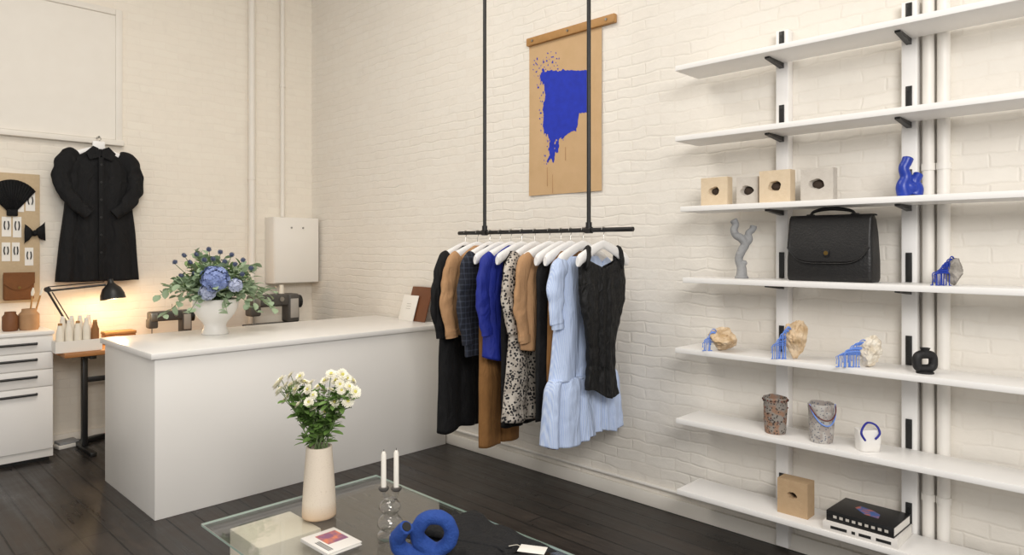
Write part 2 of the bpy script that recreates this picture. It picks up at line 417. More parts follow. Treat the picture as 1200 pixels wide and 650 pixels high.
def tag(o, label, cat, group=None):
    o['label'] = label; o['category'] = cat
    if group: o['group'] = group
    return o
def thing(name, label, cat, loc=(0,0,0), rotz=0, group=None):
    o = bpy.data.objects.new(name, None); COL.objects.link(o)
    o.empty_display_size = .05
    o.location = loc; o.rotation_euler = (0, 0, rotz)
    return tag(o, label, cat, group)
def struct(name, bm, m, **kw):
    o = obj(name, bm, m, **kw); o['kind'] = 'structure'; return o
def inst(name, me, parent, loc, direction=None, spin=0, s=1):
    o = bpy.data.objects.new(name, me); COL.objects.link(o); o.parent = parent; o.location = loc
    if direction is not None:
        o.rotation_mode = 'QUATERNION'
        q = Vector(direction).to_track_quat('Z', 'Y')
        o.rotation_quaternion = q @ Matrix.Rotation(spin, 4, 'Z').to_quaternion()
    o.scale = (s, s, s)
    return o
def dup(root, loc, rotz, label, group=None):
    r = root.copy(); COL.objects.link(r); r.location = loc; r.rotation_euler = (0, 0, rotz); r['label'] = label
    if group: r['group'] = group
    for ch in list(root.children):
        c = ch.copy(); COL.objects.link(c); c.parent = r
        for g in list(ch.children):
            d = g.copy(); COL.objects.link(d); d.parent = c
    return r
def remesh(o, v):
    rm = o.modifiers.new('fuse', 'REMESH'); rm.mode = 'VOXEL'; rm.voxel_size = v; rm.use_smooth_shade = True
    sm = o.modifiers.new('soften', 'SMOOTH'); sm.factor = .5; sm.iterations = 3

# ------------------------------------------------------------------ SETTING
struct('floor', box(NB(), (-2.2, -1.6, -.1), (XB+.12, YA+.12, 0)), M['floor'])
struct('wall_right', box(NB(), (XB, -1.6, 0), (XB+.12, YA+.12, HC)), M['brick_r'])
struct('wall_back', box(NB(), (-2.2, YA, 0), (XB, YA+.12, HC)), M['brick_b'])
struct('ceiling', box(NB(), (-2.2, -1.6, HC), (XB+.12, YA+.12, HC+.1)), M['ceil'])
struct('baseboard_right', rbox(NB(), (XB-.022, -1.6, 0), (XB, YA, .085), .006), M['trim'])
struct('baseboard_back', rbox(NB(), (-2.2, YA-.022, 0), (XB-.024, YA, .085), .006), M['trim'])
bm = NB(); tube(bm, [(XB-.012, -1.6, .125), (XB-.012, 5.1, .125)], .011, 10)
tag(obj('cable_conduit', bm, M['pipe']), 'thin white conduit running just above the baseboard of the right wall', 'pipe')
# pipes
for px, X, r, z0, lab in ((1088, XB-.03, .024, 0, 'white vertical pipe nearest the shelf upright on the right wall'),
                          (1106, XB-.03, .026, 0, 'white vertical pipe on the right wall, further right of the pair by the shelf upright')):
    p = atX(px, 291, X)
    root = thing('wall_pipe', lab, 'pipe', (X, p.y, 0), 0)
    bm = NB(); tube(bm, [(0,0,z0), (0,0,HC)], r, 20); obj('pipe', bm, M['pipe'], root)
    for zz in (.42, 1.9, 3.3):
        bm = NB(); tube(bm, [(0,0,zz), (0,0,zz+.03)], r+.004, 20); obj('pipe_clip', bm, M['pipe'], root)
for px, r, z0, lab in ((295, .032, 0, 'wide white vertical pipe on the back wall'),
                       (331, .022, 1.86, 'slim white pipe rising from the metal cabinet in the corner')):
    p = atY(px, 291, YA-r-.004)
    root = thing('wall_pipe', lab, 'pipe', (p.x, p.y, z0))
    bm = NB(); tube(bm, [(0,0,0), (0,0,HC-z0)], r, 20); obj('pipe', bm, M['trim'], root)
    bm = NB(); tube(bm, [(0,0,(HC-z0)*.5), (0,0,(HC-z0)*.5+.03)], r+.005, 20); obj('pipe_clip', bm, M['trim'], root)

# framed panel on the back wall
X1 = atY(143, 168, YA-.02).x; Z0 = 2.40; Z1 = 3.53; X0 = .35
root = thing('wall_panel', 'large white framed panel high on the back wall above the black coat', 'panel', ((X0+X1)/2, YA, Z0))
hw = (X1-X0)/2
bm = NB(); box(bm, (-hw+.05, -.018, .05), (hw-.05, -.002, Z1-Z0-.04)); obj('panel_sheet', bm, M['trim'], root)
bm = NB(); rbox(bm, (-hw, -.035, .03), (-hw+.05, 0, Z1-Z0), .004); rbox(bm, (hw-.05, -.035, .03), (hw, 0, Z1-Z0), .004)
rbox(bm, (-hw+.05, -.035, Z1-Z0-.05), (hw-.05, 0, Z1-Z0), .004); obj('frame', bm, M['trim'], root)
bm = NB(); rbox(bm, (-hw-.01, -.05, 0), (hw+.01, 0, .045), .006); obj('bottom_rail', bm, M['trim'], root)

# metal cabinet in the corner
root = thing('metal_cabinet', 'plain white metal wall cabinet mounted in the corner above the sewing desk', 'cabinet', (3.265, YA+.002, 1.215))
w, d, h = .235, .19, .635
bm = NB(); rbox(bm, (-w, -d, 0), (w, 0, h), .006); obj('body', bm, M['metalw'], root)
bm = NB(); rbox(bm, (-w+.006, -d-.012, .006), (w-.006, -d, h-.006), .004); dr = obj('door', bm, M['metalw'], root)
for x in (-.06, .06):
    bm = NB(); tube(bm, [(x, -d-.012, h-.10), (x, -d-.018, h-.10)], .009, 14); obj('lock', bm, M['steel'], dr)

# ------------------------------------------------------------------ COUNTER
CX0, CY0, CY1, CT = 1.345, 4.17, 5.13, .955
root = thing('shop_counter', 'long plain white shop counter with a thin overhanging top', 'counter', ((CX0+XB)/2, (CY0+CY1)/2, 0))
a, c = (XB-CX0)/2, (CY1-CY0)/2
bm = NB(); rbox(bm, (-a, -c, 0), (a-.035, c, CT-.036), .004); obj('body', bm, M['counter'], root)
bm = NB(); rbox(bm, (-a-.025, -c-.02, CT-.036), (a-.035, c+.02, CT), .005); obj('countertop', bm, M['ctop'], root)

# ------------------------------------------------------------------ DRAWER CABINET
root = thing('drawer_cabinet', 'white drawer cabinet with dark bar handles at the left edge', 'cabinet', (.93, 6.11, 0))
w, d, h = .285, .19, .95
bm = NB(); rbox(bm, (-w, -d, .03), (w, d, h-.03), .004); obj('body', bm, M['counter'], root)
bm = NB(); rbox(bm, (-w-.006, -d-.018, h-.028), (w+.006, d, h), .004); obj('cabinet_top', bm, M['ctop'], root)
bm = NB(); box(bm, (-w+.02, -d+.03, 0), (w-.02, d, .03)); obj('plinth', bm, M['black'], root)
z = h-.04
for hh in (.115, .125, .125, .46):
    bm = NB(); rbox(bm, (-w+.004, -d-.016, z-hh+.006), (w-.004, -d, z), .004); dr = obj('drawer', bm, M['ctop'], root)
    bm = NB(); zz = z-.045
    tube(bm, [(-.18, -d-.016, zz), (-.18, -d-.036, zz), (.18, -d-.036, zz), (.18, -d-.016, zz)], .009, 8); obj('handle', bm, M['black'], dr)
    z -= hh
# pots on the cabinet
def potbm(r, h):
    return lathe(NB(), [(0,0),(r*.85,0),(r,h*.12),(r,h*.75),(r*.72,h*.88),(r*.7,h),(r*.6,h),(r*.58,h*.8),(0,h*.3)], 28)
p = atY(12, 388, 6.08)
tag(obj('clay_pot', potbm(.05, .14), M['pot1'], loc=(p.x, 6.08, .95)), 'dark brown clay pot on the white drawer cabinet', 'pot')
p = atY(34, 388, 6.08)
tag(obj('clay_pot', potbm(.065, .155), M['pot2'], loc=(p.x, 6.08, .95)), 'tan clay pot holding brushes on the white drawer cabinet', 'pot')
for i, (dx, tilt) in enumerate(((0, .02), (.02, .05))):
    r2 = thing('paint_brush', ('pale upright brush', 'pale leaning brush')[i] + ' standing in the tan clay pot', 'brush', (p.x+dx, 6.08, 1.0))
    bm = NB(); tube(bm, [(0,0,0), (tilt,0,.2)], .006, 8); obj('handle', bm, M['barwood'], r2)
    bm = NB(); tube(bm, [(tilt,0,.2), (tilt*1.2,0,.225), (tilt*1.3,0,.26)], [.008,.013,.004], 8); obj('bristles', bm, M['thread'], r2)

# ------------------------------------------------------------------ SEWING DESK
DT = .79
root = thing('sewing_desk', 'warm wood topped work desk with slim dark legs behind the counter', 'desk', (2.12, 6.03, 0))
bm = NB(); rbox(bm, (-.87, -.28, DT-.034), (.9, .28, DT), .005); obj('desktop', bm, M['wood'], root)
for x in (-.68, .72):
    bm = NB(); rbox(bm, (x-.018, -.03, .035), (x+.018, .03, DT-.05), .004); obj('leg', bm, M['black'], root)
    bm = NB(); rbox(bm, (x-.022, -.26, 0), (x+.022, .26, .035), .006); obj('foot', bm, M['black'], root)
    bm = NB(); rbox(bm, (x-.022, -.25, DT-.062), (x+.022, .25, DT-.035), .004); obj('bearer', bm, M['black'], root)
bm = NB(); rbox(bm, (-.662, .10, .50), (.702, .115, .54), .004); obj('stretcher', bm, M['black'], root)
# foot pedal and power strip
p = atZ(78, 523, .0)
root = thing('foot_pedal', 'pale grey sewing machine pedal on the floor under the desk', 'pedal', (p.x, p.y, 0), .2)
bm = NB(); rbox(bm, (-.08, -.06, 0), (.08, .06, .03), .006); obj('base', bm, M['metalw'], root)
bm = NB(); rbox(bm, (-.07, -.05, .031), (.07, .05, .05), .006, mtx=Matrix.Rotation(.1, 4, 'X')); obj('treadle', bm, M['grey'], root)
p = atZ(108, 516, 0)
root = thing('power_strip', 'black power strip with cable on the floor below the desk', 'power strip', (p.x+.02, p.y, 0), .5)
bm = NB(); rbox(bm, (-.13, -.028, 0), (.13, .028, .038), .006); obj('body', bm, M['black'], root)
bm = NB(); tube(bm, spline([(.13,0,.02),(.2,.05,.01),(.16,.14,.01),(.05,.2,.01),(.0,.3,.01)], 6), .005, 6); obj('cable', bm, M['black'], root)

# desk lamp
L0 = Vector((1.42, 6.1, DT)); EL = Vector((1.215, 6.1, 1.23)); HD = Vector((1.625, 6.02, 1.235))
root = thing('desk_lamp', 'black jointed desk lamp, lit, over the wooden work desk', 'lamp', L0)
bm = NB(); lathe(bm, [(0,0),(.075,0),(.075,.012),(.03,.025),(.012,.04),(0,.04)], 28); obj('base', bm, M['black'], root)
bm = NB(); tube(bm, [(0,0,.03), EL-L0], .008, 8); tube(bm, [(0.02,.0,.05), EL-L0+Vector((.03,0,-.01))], .004, 6); obj('lower_arm', bm, M['black'], root)
bm = NB(); tube(bm, [EL-L0, HD-L0+Vector((-.04,0,.03))], .008, 8); tube(bm, [EL-L0+Vector((0,0,.03)), HD-L0+Vector((-.05,0,.055))], .004, 6); obj('upper_arm', bm, M['black'], root)
bm = NB(); tube(bm, [EL-L0+Vector((0,-.02,.01)), EL-L0+Vector((0,.02,.01))], .02, 14); obj('joint', bm, M['black'], root)
sh = lathe(NB(), [(.0,.075),(.018,.075),(.022,.045),(.035,.03),(.065,0),(.085,-.045),(.09,-.085),(.084,-.085),(.078,-.045),(.058,-.006),(.0,.02)], 32)
sho = obj('shade', sh, M['black'], root, loc=HD-L0, rot=(-.12, -.1, 0))
bm = NB(); blob(bm, (0,0,-.045), (.026,.026,.032), 2, 0); obj('bulb', bm, M['bulb'], sho)

# thread tray
p = atY(90, 408, 5.86)
root = thing('thread_tray', 'white tray of thread cones at the left end of the wooden desk', 'tray', (p.x, 5.86, DT))
bm = NB(); rbox(bm, (-.15, -.07, 0), (.15, .07, .008), .003)
for lo, hi in (((-.15,-.07,.008),(.15,-.062,.085)), ((-.15,.062,.008),(.15,.07,.085)), ((-.15,-.062,.008),(-.142,.062,.085)), ((.142,-.062,.008),(.15,.062,.085))): box(bm, lo, hi)
obj('tray_body', bm, M['metalw'], root)
names = ['leftmost', 'second from left', 'third from left', 'fourth from left', 'rightmost']
for i in range(5):
    lab = (names[i] + ' cream' if i < 4 else 'brown') + ' thread cone, front row of the white desk tray'
    r2 = thing('thread_cone', lab, 'thread', (p.x-.112+i*.056, 5.832, DT+.008), 0, 'thread cones in the front row of the tray')
    hh = (.19, .21, .20, .22, .20)[i]
    bm = lathe(NB(), [(0,0),(.026,0),(.027,.01),(.026,hh*.75),(.018,hh*.87),(.015,hh),(0,hh)], 18); obj('thread', bm, M['threadb'] if i == 4 else M['thread'], r2)
    bm = lathe(NB(), [(.0,hh),(.014,hh),(.014,hh+.016),(0,hh+.016)], 14); obj('cap', bm, M['metalw'] if i % 2 else M['barwood'], r2)
for i in range(4):
    r2 = thing('thread_cone', 'pale thread cone in the back row of the white tray on the desk', 'thread', (p.x-.084+i*.056, 5.888, DT+.008), 0, 'thread cones in the back row of the tray')
    hh = .235
    bm = lathe(NB(), [(0,0),(.026,0),(.027,.01),(.026,hh*.75),(.018,hh*.87),(.015,hh),(0,hh)], 18); obj('thread', bm, M['thread'], r2)
    bm = lathe(NB(), [(.0,hh),(.014,hh),(.014,hh+.016),(0,hh+.016)], 14); obj('cap', bm, M['metalw'], r2)
# wooden storage box under the lamp
p = atY(140, 395, 6.08)
root = thing('wooden_box', 'low wooden lidded box on the desk under the lamp', 'box', (p.x, 6.1, DT))
bm = NB(); rbox(bm, (-.11, -.06, 0), (.11, .06, .075), .005); obj('box_body', bm, M['wood'], root)
bm = NB(); rbox(bm, (-.114, -.064, .076), (.114, .064, .1), .005); obj('lid', bm, M['barwood'], root)

# sewing machines
def sewing(loc, rz, label, m1, m2, sc):
    root = thing('sewing_machine', label, 'sewing machine', loc, rz)
    def q(*a): return tuple(x*sc for x in a)
    bm = NB(); rbox(bm, q(-.22,-.09,0), q(.22,.09,.06), .01*sc); obj('bed', bm, m1, root)
    bm = NB(); rbox(bm, q(.11,-.07,.06), q(.21,.07,.30), .02*sc, 3)
    rbox(bm, q(-.20,-.06,.20), q(.125,.06,.30), .02*sc, 3); rbox(bm, q(-.21,-.055,.13), q(-.12,.055,.225), .015*sc, 3); obj('arm', bm, m2, root)
    bm = NB(); tube(bm, [q(.21,0,.23), q(.245,0,.23)], .055*sc, 24); obj('handwheel', bm, M['black'], root)
    bm = NB(); tube(bm, [q(-.165,0,.13), q(-.165,0,.07)], .006*sc, 8); rbox(bm, q(-.18,-.02,.062), q(-.15,.02,.07), .002); obj('needle', bm, M['steel'], root)
    bm = NB(); lathe(bm, [(0,.30*sc),(.02*sc,.30*sc),(.02*sc,.305*sc),(.003,.305*sc),(.003,.37*sc),(0,.37*sc)], 14, q(.03,0,0)); obj('spool_pin', bm, M['steel'], root)
    bm = NB(); lathe(bm, [(0,.302*sc),(.022*sc,.302*sc),(.016*sc,.375*sc),(0,.375*sc)], 14, q(.08,0,0)); obj('thread_spool', bm, M['thread'], root)
    bm = NB(); tube(bm, [q(-.08,-.061,.26), q(-.08,-.075,.26)], .016*sc, 14); obj('dial', bm, M['steel'], root)
    bm = NB(); tube(bm, [q(.05,-.061,.26), q(.05,-.07,.26)], .020*sc, 14); obj('dial', bm, M['steel'], root)
    bm = NB(); rbox(bm, q(-.19,-.064,.205), q(-.13,-.056,.285), .004*sc); obj('face_plate', bm, M['steel'], root)
    bm = NB(); rbox(bm, q(.125,-.075,.10), q(.195,-.066,.26), .004*sc); obj('side_panel', bm, M['mgrey'], root)
    return root
p = atY(198, 370, 6.05)
sewing((p.x, 6.05, DT), 0, 'low dark grey sewing machine on the desk behind the left end of the counter', M['grn'], M['grn'], .80)
p = atY(330, 370, 6.02)
sewing((p.x-.09, 6.02, DT), 0, 'dark taller sewing machine on the desk below the corner cabinet', M['black'], M['grn'], 1.12)

# ------------------------------------------------------------------ PIN BOARD
XR = atY(46, 203, YA).x
PT, PB = 2.12, 1.14
tag(obj('pin_board', rbox(NB(), (.70, YA-.022, PB), (XR, YA+.001, PT), .003), M['cork']), 'beige pin board hung with accessories at the left edge', 'pin board')
YP = YA-.022
cards = [((18,28,228,248), 'upper row card, left of the two, on the pin board'), ((30,41,226,247), 'upper row card, right of the two, on the pin board'),
         ((2,13,254,277), 'middle row card at the far left of the pin board'), ((15,25,254,278), 'middle row card just left of the black bow on the pin board'),
         ((2,12,284,306), 'lower row card at the far left of the pin board'), ((14,23,284,306), 'lower row card, middle one, on the pin board'),
         ((29,39,290,311), 'lower row card just below the black bow on the pin board')]
for (x0, x1, y0, y1), lab in cards:
    p0 = atY(x0, y1, YP); p1 = atY(x1, y0, YP)
    cx = (p0.x+p1.x)/2; w = (p1.x-p0.x)/2; h = abs(p1.z-p0.z)
    root = thing('jewellery_card', 'white jewellery card, ' + lab, 'card', (cx, YP, p0.z), 0, 'jewellery cards on the pin board')
    bm = NB(); box(bm, (-w, -.003, 0), (w, 0, h)); obj('card', bm, M['card'], root)
    for s in (-1, 1):
        bm = NB(); tube(bm, spline([(s*w*.35, -.006, h*.78), (s*w*.5, -.007, h*.55), (s*w*.3, -.007, h*.35)], 4), .004, 6)
        obj('earring', bm, M['ink'], root)
# black pleated collar (fan)
p = atY(14, 250, YP)
bm = NB(); n = 64; top = []; bot = []
for i in range(n+1):
    a = math.radians(146 - 106*i/n); r = .225; yy = -.014-.006*math.cos(i*PI/2)
    top.append(bm.verts.new((math.cos(a)*r*.85, yy, .03+math.sin(a)*r)))
    bot.append(bm.verts.new((math.cos(a)*.035, -.012-.002*math.cos(i*PI/2), .0+math.sin(a)*.03)))
for i in range(n): bm.faces.new((bot[i], bot[i+1], top[i+1], top[i]))
root = thing('pleated_collar', 'black pleated fan shaped collar pinned at the top of the pin board', 'collar', (p.x, YP, p.z))
o = obj('pleats', bm, M['bfab'], root, ang=30)
sm = o.modifiers.new('thick', 'SOLIDIFY'); sm.thickness = .004; sm.offset = 0
bm = NB(); rbox(bm, (-.035, -.026, -.02), (.035, 0, .03), .008); obj('knot', bm, M['bfab'], root)
# bow
p = atY(40, 273, YP)
root = thing('fabric_bow', 'small black bow pinned on the right edge of the pin board', 'bow', (p.x, YP, p.z))
for s in (-1, 1):
    bm = NB(); rings = []
    for i in range(8):
        t = i/7; hh = .016+.055*t**.8; dd = .008+.014*math.sin(t*PI)
        rings.append([bm.verts.new((s*(.008+.058*t), -.022+dd*math.sin(2*PI*j/14), s*.012*t+hh*math.cos(2*PI*j/14)*(1 + .10*math.cos(5*PI*j/14)))) for j in range(14)])
    for a, b2 in zip(rings, rings[1:]):
        for j in range(14): bm.faces.new((a[j], a[(j+1) % 14], b2[(j+1) % 14], b2[j]))
    bm.faces.new(rings[-1]); bm.faces.new(rings[0])
    wrinkle(bm, .012, 30, 3)
    obj('loop', bm, M['bfab'], root)
bm = NB(); blob(bm, (0,-.022,0), (.018,.022,.024), 2, .1); obj('knot', bm, M['bfab'], root)
# pouch
p0 = atY(3, 352, YP); p1 = atY(39, 319, YP)
w = (p1.x-p0.x)/2; h = p1.z-p0.z
root = thing('leather_pouch', 'brown flap pouch hung at the bottom of the pin board', 'pouch', ((p0.x+p1.x)/2, YP+.002, p0.z))
bm = NB(); rbox(bm, (-w, -.04, 0), (w, 0, h), .014, 3); obj('body', bm, M['pouch'], root)
bm = NB(); prism(bm, [(-w*1.02,h+.003),(w*1.02,h+.003),(w*1.02,h*.62),(w*.5,h*.42),(0,h*.36),(-w*.5,h*.42),(-w*1.02,h*.62)], -.048, -.0405, lambda a,b_,c: Vector((a,c,b_))); obj('flap', bm, M['pouch'], root)
bm = NB(); tube(bm, [(0,-.048,h*.46),(0,-.054,h*.46)], .01, 12); obj('stud', bm, M['brass'], root)

# ------------------------------------------------------------------ GARMENT TOOLS
def garment(prof, folds=5, amp=.010, wr=.004, seed=0, n=112, m=56, hem=.015, sq=.62, fpow=.75, xoff=0, fine=0, diag=0, vneck=0):
    bm = NB(); z0, z1 = prof[0][0], prof[-1][0]; vals = []
    for i in range(m):
        s = (i/(m-1))**1.1; z = z0+(z1-z0)*s
        for a, b_ in zip(prof, prof[1:]):
            if z <= a[0]+1e-9 and z >= b_[0]-1e-9:
                f = (z-a[0])/(b_[0]-a[0]) if b_[0] != a[0] else 0
                vals.append([z, a[1]+(b_[1]-a[1])*f, a[2]+(b_[2]-a[2])*f]); break
    for _ in range(3):
        c = [v[:] for v in vals]
        for i in range(1, len(vals)-1):
            for k in (1, 2): vals[i][k] = (c[i-1][k]+2*c[i][k]+c[i+1][k])/4
    rows = []
    for i, (z, hw, ht) in enumerate(vals):
        s = (z-z0)/(z1-z0); ring = []
        xo = xoff+.015*s*noise.noise(Vector((z*1.8, seed*1.7, 4))); yo = .010*s*noise.noise(Vector((z*1.6, seed*1.1, 8)))
        for j in range(n):
            a = 2*PI*j/n; c, sn = math.cos(a), math.sin(a)
            x = hw*math.copysign(abs(c)**sq, c); y = ht*math.copysign(abs(sn)**sq, sn)
            u = x/max(hw, .01)
            ph = folds*1.9*(u+.35*noise.noise(Vector((u*1.3, seed, .4*sn))))+(2.0 if sn > 0 else 0)+seed*1.3+.8*noise.noise(Vector((0, seed, z*1.4)))+diag*z*u
            f = amp*(s**fpow)*(math.sin(ph)+.3*math.sin(ph*1.9+1.3))
            f += wr*noise.noise(Vector((x*7+seed*3.1, y*5, z*5)))
            if fine: f += fine*noise.noise(Vector((x*34+seed, y*20, z*22)))
            dz = hem*noise.noise(Vector((x*5+seed, y*6, 3)))*(s**4)
            if vneck: dz -= vneck*max(0, 1-abs(u)*1.25)*(1-s)**5
            ring.append(bm.verts.new((xo+x+f*.35*math.copysign(abs(c)**2, c), yo+y+f*(.35+.65*abs(sn)**.5)*(1 if sn >= 0 else -1), z+dz)))
        rows.append(ring)
    for a, b_ in zip(rows, rows[1:]):
        for j in range(n): bm.faces.new((a[j], a[(j+1) % n], b_[(j+1) % n], b_[j]))
    if not vneck: bm.faces.new(rows[0])
    bm.faces.new(rows[-1][::-1])
    return bm
def sleeve(pts, rad, seed, amp=.005, flat=.55, k=7, freq=11):
    b = NB(); tube(b, spline(pts, k), rad, 22)
    for v in b.verts:
        q = Vector((v.co.x*freq+seed, v.co.y*freq, v.co.z*freq))
        v.co += Vector((noise.noise(q), noise.noise(q+Vector((9,0,0))), 0))*amp
        v.co.y *= flat
    return b
# ------------------------------------------------------------------ COAT ON BACK WALL
p = atY(115, 175, YA-.09); HX, HZ = p.x, p.z
root = thing('black_coat', 'black collared coat with long sleeves hung on the back wall', 'coat', (HX, YA-.105, HZ))
prof = [(-.0,.05,.025),(-.035,.10,.035),(-.085,.19,.045),(-.16,.215,.05),(-.34,.225,.052),(-.6,.25,.055),(-.85,.275,.058),(-1.06,.29,.06)]
bm = garment(prof, 5, .016, .008, 2.2, hem=.015); obj('coat_body', bm, M['bfab'], root, ang=180)
for s in (-1, 1):
    b = sleeve([(s*.15,0,-.055),(s*.20,-.012,-.075),(s*.248,-.04,-.16),(s*.258,-.07,-.27),(s*.232,-.11,-.37),(s*.175,-.14,-.45),(s*.125,-.15,-.50)], [.045,.070,.066,.060,.057,.050,.045], s*3+5, .020, .55, 9, 15)
    sl = obj('sleeve', b, M['bfab'], root, ang=180)
    bm = NB(); tube(bm, [(s*.132,-.081,-.492),(s*.088,-.081,-.53)], [.046,.047], 18)
    for v in bm.verts: v.co.y = -.081+(v.co.y+.081)*.6
    obj('cuff', bm, M['bfab'], sl)
for s in (-1, 1):
    bm = NB(); prism(bm, [(0,-.055),(s*.02,.0),(s*.055,.015),(s*.105,-.035),(s*.08,-.095),(s*.01,-.07)], -.070, -.050, lambda a,b_,c: Vector((a,c,b_)))
    obj('collar', bm, M['bfab'], root)
bm = NB(); rbox(bm, (-.018,-.074,-1.05), (.018,-.045,-.07), .004); pk = obj('placket', bm, M['bfab'], root)
for i in range(6):
    bm = NB(); tube(bm, [(0,-.074,-.13-i*.14),(0,-.079,-.13-i*.14)], .009, 12); obj('button', bm, M['black'], pk)
# ------------------------------------------------------------------ HANGER PROTOTYPE
def hanger_body():
    bm = NB(); rings = []; N = 33
    for i in range(N):
        x = -.225+.45*i/(N-1); q = abs(x)/.225
        z = -.082-.095*q**1.25; hh = .024+.012*q; tt = .010+.008*q
        if q > .97: hh *= .75; tt *= .75
        rings.append([bm.verts.new((x, tt*math.cos(2*PI*j/14), z+hh*math.sin(2*PI*j/14))) for j in range(14)])
    for a, b_ in zip(rings, rings[1:]):
        for j in range(14): bm.faces.new((a[j], a[(j+1) % 14], b_[(j+1) % 14], b_[j]))
    bm.faces.new(rings[0]); bm.faces.new(rings[-1])
    return bm
def hook_bm():
    bm = NB(); pts = [(0,0,-.07),(0,0,-.035)]
    for i in range(11):
        a = math.radians(-60 + 24*i); pts.append((math.cos(a)*.0165 if i else .006, 0, math.sin(a)*.0165 - .0))
    tube(bm, pts, .0022, 7); return bm
# coat hanger on wall
root = thing('clothes_hanger', 'white hanger carrying the black coat on the back wall', 'hanger', (HX, YA-.105, HZ+.085))
obj('shoulders', hanger_body(), M['chromew'], root); obj('hook', hook_bm(), M['steel'], root)
bm = NB(); rbox(bm, (-.045,-.012,-.125), (.045,.012,-.02), .01); obj('neck', bm, M['chromew'], root)
bm = NB(); tube(bm, [(0,.105,0),(0,-.012,0),(0,-.016,.012)], .005, 8); tube(bm, [(0,.105,0),(0,.098,0)], .014, 12)
tag(obj('wall_hook', bm, M['steel'], loc=(HX, YA-.105, HZ+.085+.008)), 'small metal hook holding the coat hanger on the back wall', 'hook')

# ------------------------------------------------------------------ CLOTHES RAIL
RX, RH = 3.10, 1.655
YR0, YR1 = atX(742, 266, RX).y, atX(538, 276, RX).y
root = thing('clothes_rail', 'black clothes rail hung from the ceiling on two long rods', 'clothes rail', (RX, (YR0+YR1)/2, RH))
ym = (YR0+YR1)/2
bm = NB(); tube(bm, [(0, YR0-ym, 0), (0, YR1-ym, 0)], .013, 14); obj('rail', bm, M['black'], root)
for px in (568, 690):
    yy = atX(px, 270, RX).y - ym
    bm = NB(); tube(bm, [(0, yy, .012), (0, yy, HC-RH)], .012, 14); rod = obj('rod', bm, M['black'], root)
    bm = NB(); tube(bm, [(0, yy-.022, 0), (0, yy+.022, 0)], .019, 14); tube(bm, [(0, yy, 0), (0, yy, .045)], .018, 14); obj('clamp', bm, M['black'], rod)
    bm = NB(); tube(bm, [(0, yy, HC-RH-.012), (0, yy, HC-RH)], .05, 20); obj('ceiling_plate', bm, M['black'], rod)
proto = None
def hanger(Y, what, rz):
    global proto
    lab = 'white hanger on the black rail carrying the ' + what
    if proto is None:
        proto = thing('clothes_hanger', lab, 'hanger', (RX, Y, RH), rz, 'white hangers on the black rail')
        obj('shoulders', hanger_body(), M['chromew'], proto); obj('hook', hook_bm(), M['steel'], proto)
    else: dup(proto, (RX, Y, RH), rz, lab)
top = [(-.085,.04,.016),(-.115,.10,.024),(-.16,.17,.029),(-.22,.215,.031)]
low = [(-.115,.05,.016),(-.145,.11,.025),(-.19,.18,.030),(-.24,.215,.032)]
def wear(name, label, cat, Y, prof, m, what, folds=4, amp=.010, wr=.006, seed=1, sl=None, rz=0, hem=.04):
    hanger(Y, what, rz)
    root = thing(name, label, cat, (RX, Y, RH), rz)
    obj('garment_body', garment(prof, folds, amp, wr, seed, hem=hem), m, root, ang=180)
    if sl:
        ln, r0, out = sl
        rr = random.Random(int(seed*31))
        for s in (-1, 1):
            l2 = ln+rr.uniform(-.03, .03); fw = rr.uniform(-.012, .012)
            b = sleeve([(s*.16,0,-.155),(s*.205,-.002,-.20),(s*(.232+out*.6),-.008+fw,-.2-l2*.32),(s*(.238+out),-.02+fw*2,-.2-l2*.6),(s*(.222+out),-.036+fw*3,-.2-l2*.85),(s*(.212+out),-.044+fw*3,-.2-l2)], [r0*.8, r0*1.02, r0*1.0, r0*.93, r0*.86, r0*.8], seed+s, .013, .5, 8, 14)
            so = obj('sleeve', b, m, root, ang=180)
            yc = (-.044+fw*3)*.5
            bm = NB(); tube(bm, [(s*(.214+out),yc,-.2-l2+.035),(s*(.209+out),yc,-.2-l2-.012)], r0*.86, 18)
            for v in bm.verts: v.co.y = yc+(v.co.y-yc)*.52
            obj('cuff', bm, m, so)
    return root
def trousers(name, label, Y, m, z1, what, hwl, seed, rz=0):
    hanger(Y, what, rz)
    root = thing(name, label, 'trousers', (RX, Y, RH), rz)
    bm = garment([(-.12,.15,.016),(-.17,.16,.022),(-.32,.175,.027),(-.45,.185,.028)], 3, .003, .003, seed, hem=0); obj('waist', bm, m, root, ang=180)
    for s in (-1, 1):
        bm = garment([(-.40,.085,.026),(-.6,.09,.028),(-.9,hwl,.029),(z1,hwl*.95,.029)], 2, .007, .004, seed+s*2, hem=.008, fpow=.3, xoff=s*.088, n=56)
        obj('leg', bm, m, root, ang=180)
    return root
wear('black_coat', 'long black coat hanging at the far left end of the black rail', 'coat', 3.49, top+[(-.4,.225,.034),(-.7,.23,.036),(-1.0,.245,.038),(-1.31,.26,.04)], M['bfab'], 'long black coat', 4, .013, .008, 1, (.50,.06,.045), .08)
wear('tan_jacket', 'tan jacket hanging beside the long black coat', 'jacket', 3.37, top+[(-.4,.22,.032),(-.67,.225,.034)], M['tan'], 'tan jacket', 3, .010, .008, 2, (.44,.055,.03), -.06)
wear('plaid_shirt', 'dark navy plaid shirt hanging between tan jacket and royal blue top', 'shirt', 3.25, top+[(-.4,.22,.031),(-.79,.23,.034)], M['char'], 'dark navy plaid shirt', 4, .012, .008, 3, (.47,.055,.02), .07)
trousers('brown_trousers', 'long mustard brown trousers reaching lowest under the navy plaid shirt', 3.155, M['must'], -1.36, 'long mustard brown trousers', .088, 4, .02)
wear('royal_blue_blouse', 'royal blue long sleeved top on the rail', 'top', 3.055, top+[(-.4,.215,.031),(-.78,.225,.034)], M['royal'], 'royal blue top', 4, .012, .008, 5, (.42,.052,.005), -.05)
